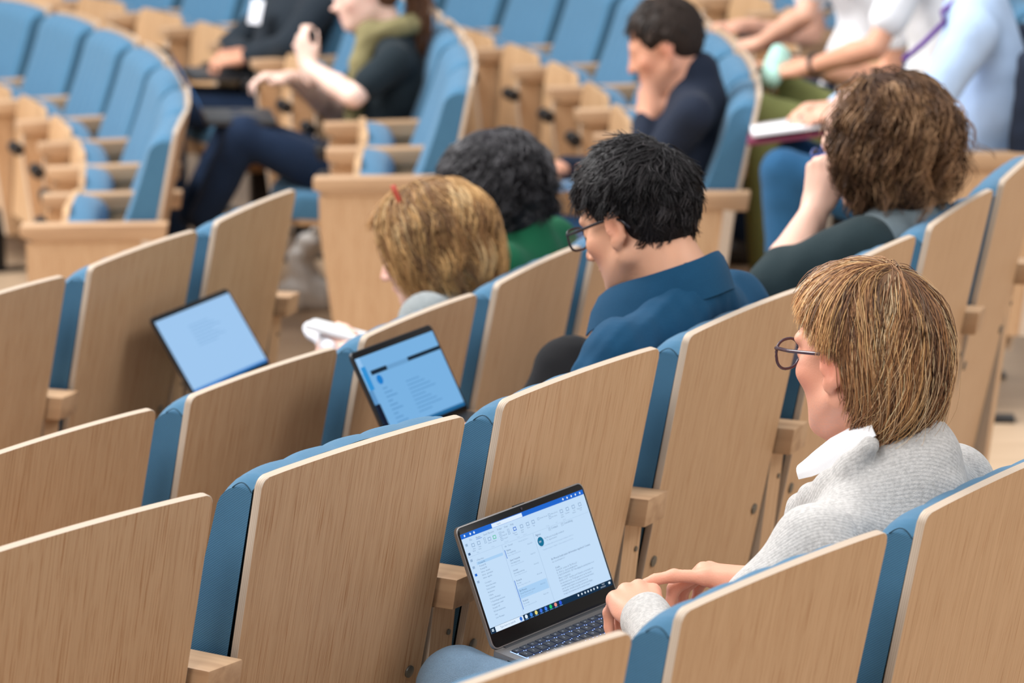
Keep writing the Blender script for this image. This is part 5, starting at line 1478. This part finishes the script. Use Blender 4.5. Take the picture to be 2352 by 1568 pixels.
ROWSK = [([1.0] * 15, 0.72, ['Esc', 'F1', 'F2', 'F3', 'F4', 'F5', 'F6', 'F7', 'F8', 'F9', 'F10', 'F11', 'F12', 'Ins', 'Del']),
         ([1.0] * 13 + [2.0], 1, ['2', '1', '2', '3', '4', '5', '6', '7', '8', '9', '0', '-', '=', '']),
         ([1.5] + [1.0] * 12 + [1.5], 1, ['tab', 'A', 'Z', 'E', 'R', 'T', 'Y', 'U', 'I', 'O', 'P', '^', '$', 'enter']),
         ([1.75] + [1.0] * 12 + [1.25], 1, ['caps', 'Q', 'S', 'D', 'F', 'G', 'H', 'J', 'K', 'L', 'M', '%', '*', '']),
         ([1.25] + [1.0] * 11 + [2.75], 1, ['shift', '<', 'W', 'X', 'C', 'V', 'B', 'N', ',', ';', ':', '!', 'shift']),
         ([1.0, 1.25, 1.0, 1.0, 5.25, 1.0, 1.0, 1.25, 1.125, 1.125], 1, ['Fn', 'Ctrl', '', 'Alt', '', 'Alt', '', 'Ctrl', '', ''])]
leg_items = []
M_LEG = emit('key_legend_light', lin(214, 226, 255), 0.9)
yy = ky0
for wd, hh, names in ROWSK:
    xx = -kw / 2
    for wu, nm in zip(wd, names):
        cxk = xx + wu * pit / 2; cyk = yy - hh * pit / 2
        obj('key', key_mesh(wu, hh), base, (cxk, cyk, 0))
        if nm: leg_items.append((nm, cxk - 0.0022 * min(2, 0.6 * len(nm) + 0.4), cyk - 0.0018, 0.0042 if len(nm) == 1 else 0.0026, M_LEG))
        xx += wu * pit
    yy -= hh * pit
for m, me in text_meshes(leg_items): me.name = 'key_lettering'; obj('key_lettering', me, base, (0, 0, 0.0032))
obj('touchpad', rbox('touchpad', -0.05, 0.05, -dep + 0.012, ky0 - pit * 5.9, 0.0, 0.0006, 0.003, [plain('touchpad_grey', lin(128, 126, 128), 0.35, 0.3)]), base)
for k, (a, b) in enumerate(((-0.030, 0.010), (-0.052, 0.010), (-0.078, 0.014))):
    obj('port', box_mesh('port', (-lw / 2 - 0.0006, -lw / 2 + 0.002, a - b / 2, a + b / 2, -0.0095, -0.0060), [M_BEZ]), base)
ui = UI(sw, sh)
cW, cB, cT, cG, cK = emc(198, 224, 250), emc(36, 104, 206), emc(108, 138, 172), emc(150, 178, 210), emc(24, 50, 76)
cH, cD, cL = emc(170, 208, 244), emc(70, 100, 140), emc(222, 238, 254)
ui.rect(0, 0, 1, 0.048, cB)
ui.rect(0.245, 0.006, 0.490, 0.046, cL, 2); ui.text('Search', 0.285, 0.034, 0.016, cT)
for u in (0.03, 0.075, 0.105): ui.disc(u, 0.024, 0.006, cL, 3)
for u in (0.83, 0.865, 0.90, 0.935, 0.972): ui.disc(u, 0.024, 0.0055, cL, 3)
for u, t in ((0.055, 'File'), (0.105, 'Home'), (0.165, 'Send / Receive'), (0.275, 'Folder'), (0.330, 'View'), (0.380, 'Help')): ui.text(t, u, 0.088, 0.020, cT if t != 'Home' else cD)
ui.rect(0.105, 0.093, 0.150, 0.097, cB, 2)
icons = [(0.070, 0.135, 'New\nEmail'), (0.115, 0.135, 'New\nItems'), (0.165, 0.118, ''), (0.165, 0.150, ''), (0.200, 0.135, 'Delete'), (0.240, 0.135, 'Archive'), (0.288, 0.118, 'Reply'), (0.288, 0.150, 'Reply All'), (0.288, 0.182, 'Forward'),
         (0.355, 0.120, ''), (0.355, 0.150, ''), (0.405, 0.130, 'Share to\nTeams'), (0.460, 0.130, 'Quick\nSteps'), (0.510, 0.130, 'Move'), (0.555, 0.130, 'Tags'), (0.600, 0.120, 'Browse Groups'), (0.690, 0.120, 'Address Book'), (0.690, 0.150, 'Filter Email'),
         (0.790, 0.130, 'Read\nAloud'), (0.840, 0.130, 'Translate'), (0.890, 0.130, 'Get\nAdd-ins'), (0.945, 0.130, 'Reply with\nPoll')]
for u, v, t in icons:
    side_ = t in ('Reply', 'Reply All', 'Forward', 'Browse Groups', 'Address Book', 'Filter Email')
    col_ = cB if t.startswith('Share') else (emc(92, 196, 160) if t == 'Archive' else cG)
    s_ = 0.008 if side_ or not t else 0.012
    ui.rect(u - s_, v - s_ * 1.5, u + s_, v + s_ * 1.5, col_, 2); ui.rect(u - s_ * 0.65, v - s_ * 0.9, u + s_ * 0.65, v + s_ * 0.9, cW, 3)
    for k, ln in enumerate(t.split('\n')):
        if ln: ui.text(ln, u + 0.013 if side_ else u - 0.004 * len(ln) * 0.8, v + (0.006 if side_ else 0.042 + 0.020 * k), 0.0135, cT)
for u, t in ((0.09, 'New'), (0.205, 'Delete'), (0.31, 'Respond'), (0.41, 'Teams'), (0.46, 'Quick St.'), (0.65, 'Groups'), (0.73, 'Find'), (0.79, 'Speech')): ui.text(t, u - 0.01, 0.222, 0.012, cG)
ui.rect(0.0, 0.232, 1, 0.2335, cG, 2)
for v, c in ((0.115, cG), (0.205, cD), (0.27, cG), (0.34, cG), (0.415, cB), (0.485, cG)): ui.rect(0.015, v - 0.012, 0.032, v + 0.012, c, 2)
ui.text('v Favorites', 0.060, 0.292, 0.018, cT)
ui.rect(0.055, 0.302, 0.262, 0.330, cH, 2)
for k, (a, t) in enumerate(((0.066, 'Postvak IN'), (0.066, 'Postvak IN'), (0.066, 'Postvak IN'), (0.066, 'Inbox - nieuws'), (0.066, 'Inbox - spreekuur'), (0.066, 'Inbox - agenda'))): ui.text(t, a, 0.325 + 0.030 * k, 0.0165, cD if k == 0 else cT)
for k, t in enumerate(('Concepten', 'Verzonden items', 'Deleted Items', 'Archiveren', '> Extra', 'Deleted Messages', '> Gespreksgeschiedenis', 'Ongewenste e-mail', 'Postvak UIT', 'RSS-abonnementen', 'Sent', 'Sent Messages')): ui.text(t, 0.066, 0.525 + 0.032 * k, 0.0165, cT)
ui.rect(0.272, 0.235, 0.2735, 0.935, cG, 2)
ui.text('All   Unread', 0.290, 0.268, 0.018, cT); ui.text('Unread, By Date v', 0.400, 0.268, 0.015, cG)
ui.rect(0.280, 0.290, 0.284, 0.375, cB, 3); ui.rect(0.280, 0.600, 0.284, 0.895, cB, 3)
ui.rect(0.286, 0.690, 0.520, 0.790, cH, 2)
for k, (t1, t2, t3) in enumerate((('Karina', 'Re: vergadering', 'Wed 14:05'), ('Gent Overzicht', 'Uitnodiging lezing', 'Wed 13:51'), ('Sensum', 'Bevestiging aanvraag', 'Wed 13:22'), ('Frederik', 'Re: Idee', 'Wed 12:48'), ('Els Mossels', 'Spreek Mossels over contact', 'Wed 12:02'), ('Redactie', 'Re: bericht', 'Wed 11:30'))):
    v = 0.310 + 0.103 * k
    ui.text(t1, 0.295, v, 0.018, cD); ui.text(t2, 0.295, v + 0.026, 0.0145, cT); ui.text('Beste collega, hierbij de info', 0.295, v + 0.049, 0.0125, cG); ui.text(t3, 0.460, v + 0.012, 0.0125, cT)
ui.rect(0.525, 0.235, 0.5265, 0.935, cG, 2)
ui.text('Agnes', 0.540, 0.275, 0.024, cD); ui.text('[?] Contact      [?] Consulting', 0.650, 0.262, 0.024, cT)
ui.disc(0.565, 0.338, 0.024, emc(28, 112, 150)); ui.text('EM', 0.551, 0.347, 0.020, cL)
ui.text('Els Mossels <reply@consult.nl>', 0.600, 0.330, 0.018, cT); ui.text('To  Agnes Dietrich', 0.612, 0.355, 0.015, cT)
ui.text('If there are problems with how this message is displayed, click here', 0.545, 0.395, 0.0145, cG)
ui.text('Translate message to: English  |  Never translate from: Dutch', 0.560, 0.430, 0.0145, cG)
ui.text('Els Mossels heeft zojuist dit formulier ingediend: Contact', 0.600, 0.548, 0.020, cD); ui.text('Aan: spreek Dietrich 2.0', 0.600, 0.575, 0.015, cT)
body = ['Details:', 'N A A M : zojuist dit "Els Mossels"', 'E - M A I L : els.mossels@mail.be', 'O N D E R W E R P : EU Uitnodiging als panelspreker voor', 'Effect: t.coppens.be', 'B E R I C H T : Geachte prof. Dietrich, in het kader van', 'de innovaties in de TV-lab gaan we in op de nieuwe', 'ontwikkelingen binnen de markt en het breder beleid,', 'aan de nieuwe kaders en perspectieven op', 'belangrijk, of welke zorg dan ook mensen vragen', 'terug in de toekomst van het werk in kaart']
for k, t in enumerate(body): ui.text(t, 0.610, 0.640 + 0.027 * k, 0.0178, cD if k == 0 else cT)
ui.rect(0, 0.942, 1, 1.0, cK, 2)
ui.rect(0.038, 0.944, 0.262, 0.998, cL, 3); ui.text('Type here to search', 0.075, 0.978, 0.021, cT)
for a in (0.013, 0.021):
    for b in (0.962, 0.976): ui.rect(a - 0.0035, b - 0.0055, a + 0.0035, b + 0.0055, cL, 3)
for u, c in ((0.242, emc(60, 120, 214)), (0.285, cL), (0.325, emc(70, 140, 230)), (0.365, emc(236, 222, 130)), (0.405, emc(60, 110, 220)), (0.445, emc(70, 130, 240)), (0.485, emc(40, 196, 110)), (0.525, emc(232, 150, 140)), (0.565, emc(50, 90, 220))):
    ui.disc(u, 0.968, 0.0105, c, 4); ui.rect(u - 0.014, 0.993, u + 0.014, 0.997, emc(110, 170, 240), 4)
for u in (0.715, 0.745, 0.772, 0.797, 0.822, 0.847, 0.876): ui.disc(u, 0.968, 0.0055, cL, 4)
ui.text('14:10', 0.915, 0.965, 0.015, cL); ui.text('24/05/2023', 0.900, 0.988, 0.013, cL); ui.rect(0.970, 0.958, 0.986, 0.980, cL, 4)
ui.build(scr)

lap2, lid2, scr2, base2, (sw2, sh2), _ = laptop('B', 3, (0.1203, 0.6753, 0.6673), [[0.9984, -0.0011, -0.0573], [-0.0506, 0.4543, -0.8894], [0.0270, 0.8908, 0.4535]], 0.262, 0.1707,
                                                 'dark laptop with two black bars on its blue screen, before the blue-shirted man', M_ALU_D, margins=(0.02, 0.075, 0.02, 0.07), bg=(122, 178, 226))
ui = UI(sw2, sh2)
k2 = emc(30, 44, 58); b2 = emc(52, 146, 214); g2 = emc(96, 150, 200)
ui.rect(0, 0.0, 0.055, 0.20, emc(150, 196, 238)); ui.rect(0.02, 0.12, 0.075, 0.42, b2, 2)
ui.rect(0, 0.42, 0.05, 0.60, g2, 2); ui.rect(0, 0.60, 0.06, 1.0, emc(24, 30, 48), 2)
ui.rect(0.11, 0.195, 0.31, 0.250, k2, 2); ui.rect(0.58, 0.195, 1.0, 0.245, k2, 2); ui.rect(0.31, 0.20, 0.58, 0.255, emc(108, 160, 206), 2)
ui.disc(0.175, 0.33, 0.035, emc(30, 126, 206), 3)
for k in range(9):
    ui.rect(0.16, 0.44 + 0.055 * k, 0.22 + 0.04 * (k % 3), 0.455 + 0.055 * k, g2, 2); ui.rect(0.45, 0.46 + 0.05 * k, 0.62 + 0.05 * (k % 4), 0.472 + 0.05 * k, g2, 2)
ui.rect(0.06, 0.955, 1, 1.0, emc(34, 100, 150), 2)
ui.build(scr2)
lap3, lid3, scr3, base3, (sw3, sh3), _ = laptop('C', 3, (0.03, 0.7021, 0.662), [[0.9940, 0.0191, -0.1077], [-0.1012, 0.5357, -0.8383], [0.0417, 0.8442, 0.5344]], 0.300, 0.1864,
                                                 'dark tilted laptop with a nearly plain pale blue screen', M_ALU_D, margins=(0.02, 0.06, 0.02, 0.045), bg=(160, 200, 240))
ui = UI(sw3, sh3)
for k in range(7): ui.rect(0.34, 0.20 + 0.045 * k, 0.60 + 0.06 * (k % 3), 0.215 + 0.045 * k, emc(140, 182, 224), 2)
ui.rect(0, 0.965, 1, 1, emc(60, 130, 206), 2)
ui.build(scr3)
# two far laptops
def far_laptop(row, i, hinge, yaw, open_, label, w=0.30, h=0.20, bg=(70, 110, 160)):
    c, s = math.cos(open_), math.sin(open_)
    cy, sy = math.cos(yaw), math.sin(yaw)
    Rz = np.array([[cy, -sy, 0], [sy, cy, 0], [0, 0, 1]])
    R0 = np.stack([[1, 0, 0], [0, c, s], [0, -s, c]], 1)
    return laptop(row, i, hinge, Rz @ R0, w, h, label, M_ALU_D, base_drop=2, bg=bg)
far_laptop('D2', 2, Frame('D2', 2).px(470, 262, x=0.02), 0.0, math.radians(62), 'dark laptop open on the lap of the woman with the olive scarf')
far_laptop('D2', 5, Frame('D2', 5).px(420, 165, x=0.0), 0.0, math.radians(35), 'dark grey laptop under the hands of the person with the badge')

# ================================================================== small things
# phone in the hands of the woman with the hair clip, and the white sheet under it
f = Frame('C', 3)
M_PAPER = plain('white_paper', lin(236, 236, 242), 0.6)
def placed(name, me, fr, p, Rm, label, cat):
    Mw = fr.M @ np.asarray(Rm); o = bpy.data.objects.new(name, me); w_ = fr.w(p)
    o.matrix_world = Matrix([[*Mw[0], w_[0]], [*Mw[1], w_[1]], [*Mw[2], w_[2]], [0, 0, 0, 1]])
    link(o); tag(o, label, cat); return o
def axes(x, y):
    x = np.array(x, float); x /= np.linalg.norm(x); y = np.array(y, float); y -= x * (x @ y); y /= np.linalg.norm(y)
    return np.stack([x, y, np.cross(x, y)], 1)
c_ = f.px(785, 762, x=-0.03)
ph = placed('phone', rbox('phone', -0.036, 0.036, -0.072, 0.072, -0.004, 0.004, 0.009, [plain('white_phone_case', lin(232, 234, 240), 0.35)]), f, c_, axes((1, 0.1, 0.0), (0, 0.93, 0.20)), 'white phone held by the woman with the red hair clip', 'phone')
obj('screen', mesh('screen', [(-0.033, -0.068, 0.0045), (0.033, -0.068, 0.0045), (0.033, 0.068, 0.0045), (-0.033, 0.068, 0.0045)], [(0, 1, 2, 3)], [emit('phone_screen_glare', (1, 1, 1, 1), 1.3)]), ph)  # glare reflected off the phone, put in as a plain white glow
c_ = f.px(735, 768, x=-0.01)
V, Q = sdf_mesh([rc(c_ + np.array((-0.06, -0.05, -0.012)), c_ + np.array((0.06, 0.05, -0.004)), 0.016, 0.018, 0.01, (0.6, 0.6, 0.1), 1.5)], 0.006, folds(0.006, 60, 2))
e = empty('napkin', f.o, f.rz); tag(e, 'crumpled white napkin under the white phone', 'napkin'); obj('sheet', fast_mesh('sheet', laplace(V, Q), Q, [M_PAPER]), e)
# notebook and papers on the light blue person's lap
f = Frame('B2', 0)
c_ = f.px(1830, 300, x=0.02)
nb_ = placed('notebook', rbox('notebook', -0.10, 0.10, -0.13, 0.13, -0.010, 0.0, 0.006, [plain('maroon_cover', lin(112, 40, 66), 0.5)]), f, c_, axes((1, 0, 0), (0, 0.96, -0.12)), 'maroon notebook on the light blue person\'s lap', 'notebook')
pp = placed('paper_stack', rbox('paper_stack', -0.095, 0.095, -0.125, 0.125, 0.0, 0.009, 0.003, [M_PAPER]), f, c_ + np.array([0, -0.004, 0.012]), axes((1, 0.05, 0), (0, 0.96, -0.12)), 'white papers lying on the maroon notebook', 'papers')
# mint cloth in the olive person's hands
f = Frame('B2', 2)
c_ = f.px(1795, 150, x=0.0)
V, Q = sdf_mesh([rc(c_ + np.array((-0.04, 0.03, -0.03)), c_ + np.array((0.05, 0.0, 0.02)), 0.030, 0.036, 0.02), rc(c_ + np.array((0, 0.04, -0.05)), c_ + np.array((0, 0.02, 0.01)), 0.026, 0.03, 0.02)], 0.009, folds(0.014, 45, 2))
e = empty('cloth', f.o, f.rz); tag(e, 'mint green cloth held by the person in olive trousers', 'cloth'); obj('folded_cloth', fast_mesh('folded_cloth', laplace(V, Q), Q, [fabric('mint_cotton', lin(176, 220, 208), scale=400)]), e)
# blue tablet under the chin-resting man's other hand
f = Frame('C2', 0)
placed('tablet', rbox('tablet', -0.075, 0.075, -0.10, 0.10, -0.006, 0.0, 0.008, [plain('pale_blue_case', lin(120, 168, 214), 0.4)]), f, f.px(1262, 428, x=0.14), axes((1, 0, 0), (0, 0.97, -0.10)), 'pale blue tablet under the hand of the chin-resting man', 'tablet')
# crumpled white bag on the floor of the far block
def bag(loc, s, label, mat, seed):
    pr = [rc((-0.05 * s, 0, 0.045 * s), (0.06 * s, 0.01, 0.05 * s), 0.058 * s, 0.055 * s, 0.03), rc((0.0, 0, 0.08 * s), (-0.015 * s, 0, 0.17 * s), 0.055 * s, 0.040 * s, 0.03), rc((-0.02 * s, 0, 0.17 * s), (0.01 * s, 0, 0.215 * s), 0.030 * s, 0.045 * s, 0.02)]
    V, Q = sdf_mesh(pr, 0.008, folds(0.022 * s, 40 / s, seed)); V[:, 2] = np.maximum(V[:, 2], 0.0)
    e = empty('plastic_bag', loc); tag(e, label, 'bag'); obj('bag_body', fast_mesh('bag_body', laplace(V, Q), Q, [mat]), e)
    e.scale = (1, 1, 1)
    lp = [(0.01 * s, 0, 0.24 * s), (0.03 * s, 0.0, 0.27 * s), (0.05 * s, 0, 0.26 * s), (0.045 * s, 0, 0.235 * s)]
    obj('handle', tube('handle', lp, 0.006 * s, [mat], 6), e)
M_BAG = plain('white_plastic', lin(222, 220, 216), 0.45, bump=0.5, bscale=40)
bag((-0.665, 11.72, -0.1545), 0.98, 'crumpled white bag on the floor beside the aisle', M_BAG, 3)
bag((1.60, 11.0, 0.0), 0.8, 'pale grey bag at the right edge under the far chairs', M_BAG, 7)
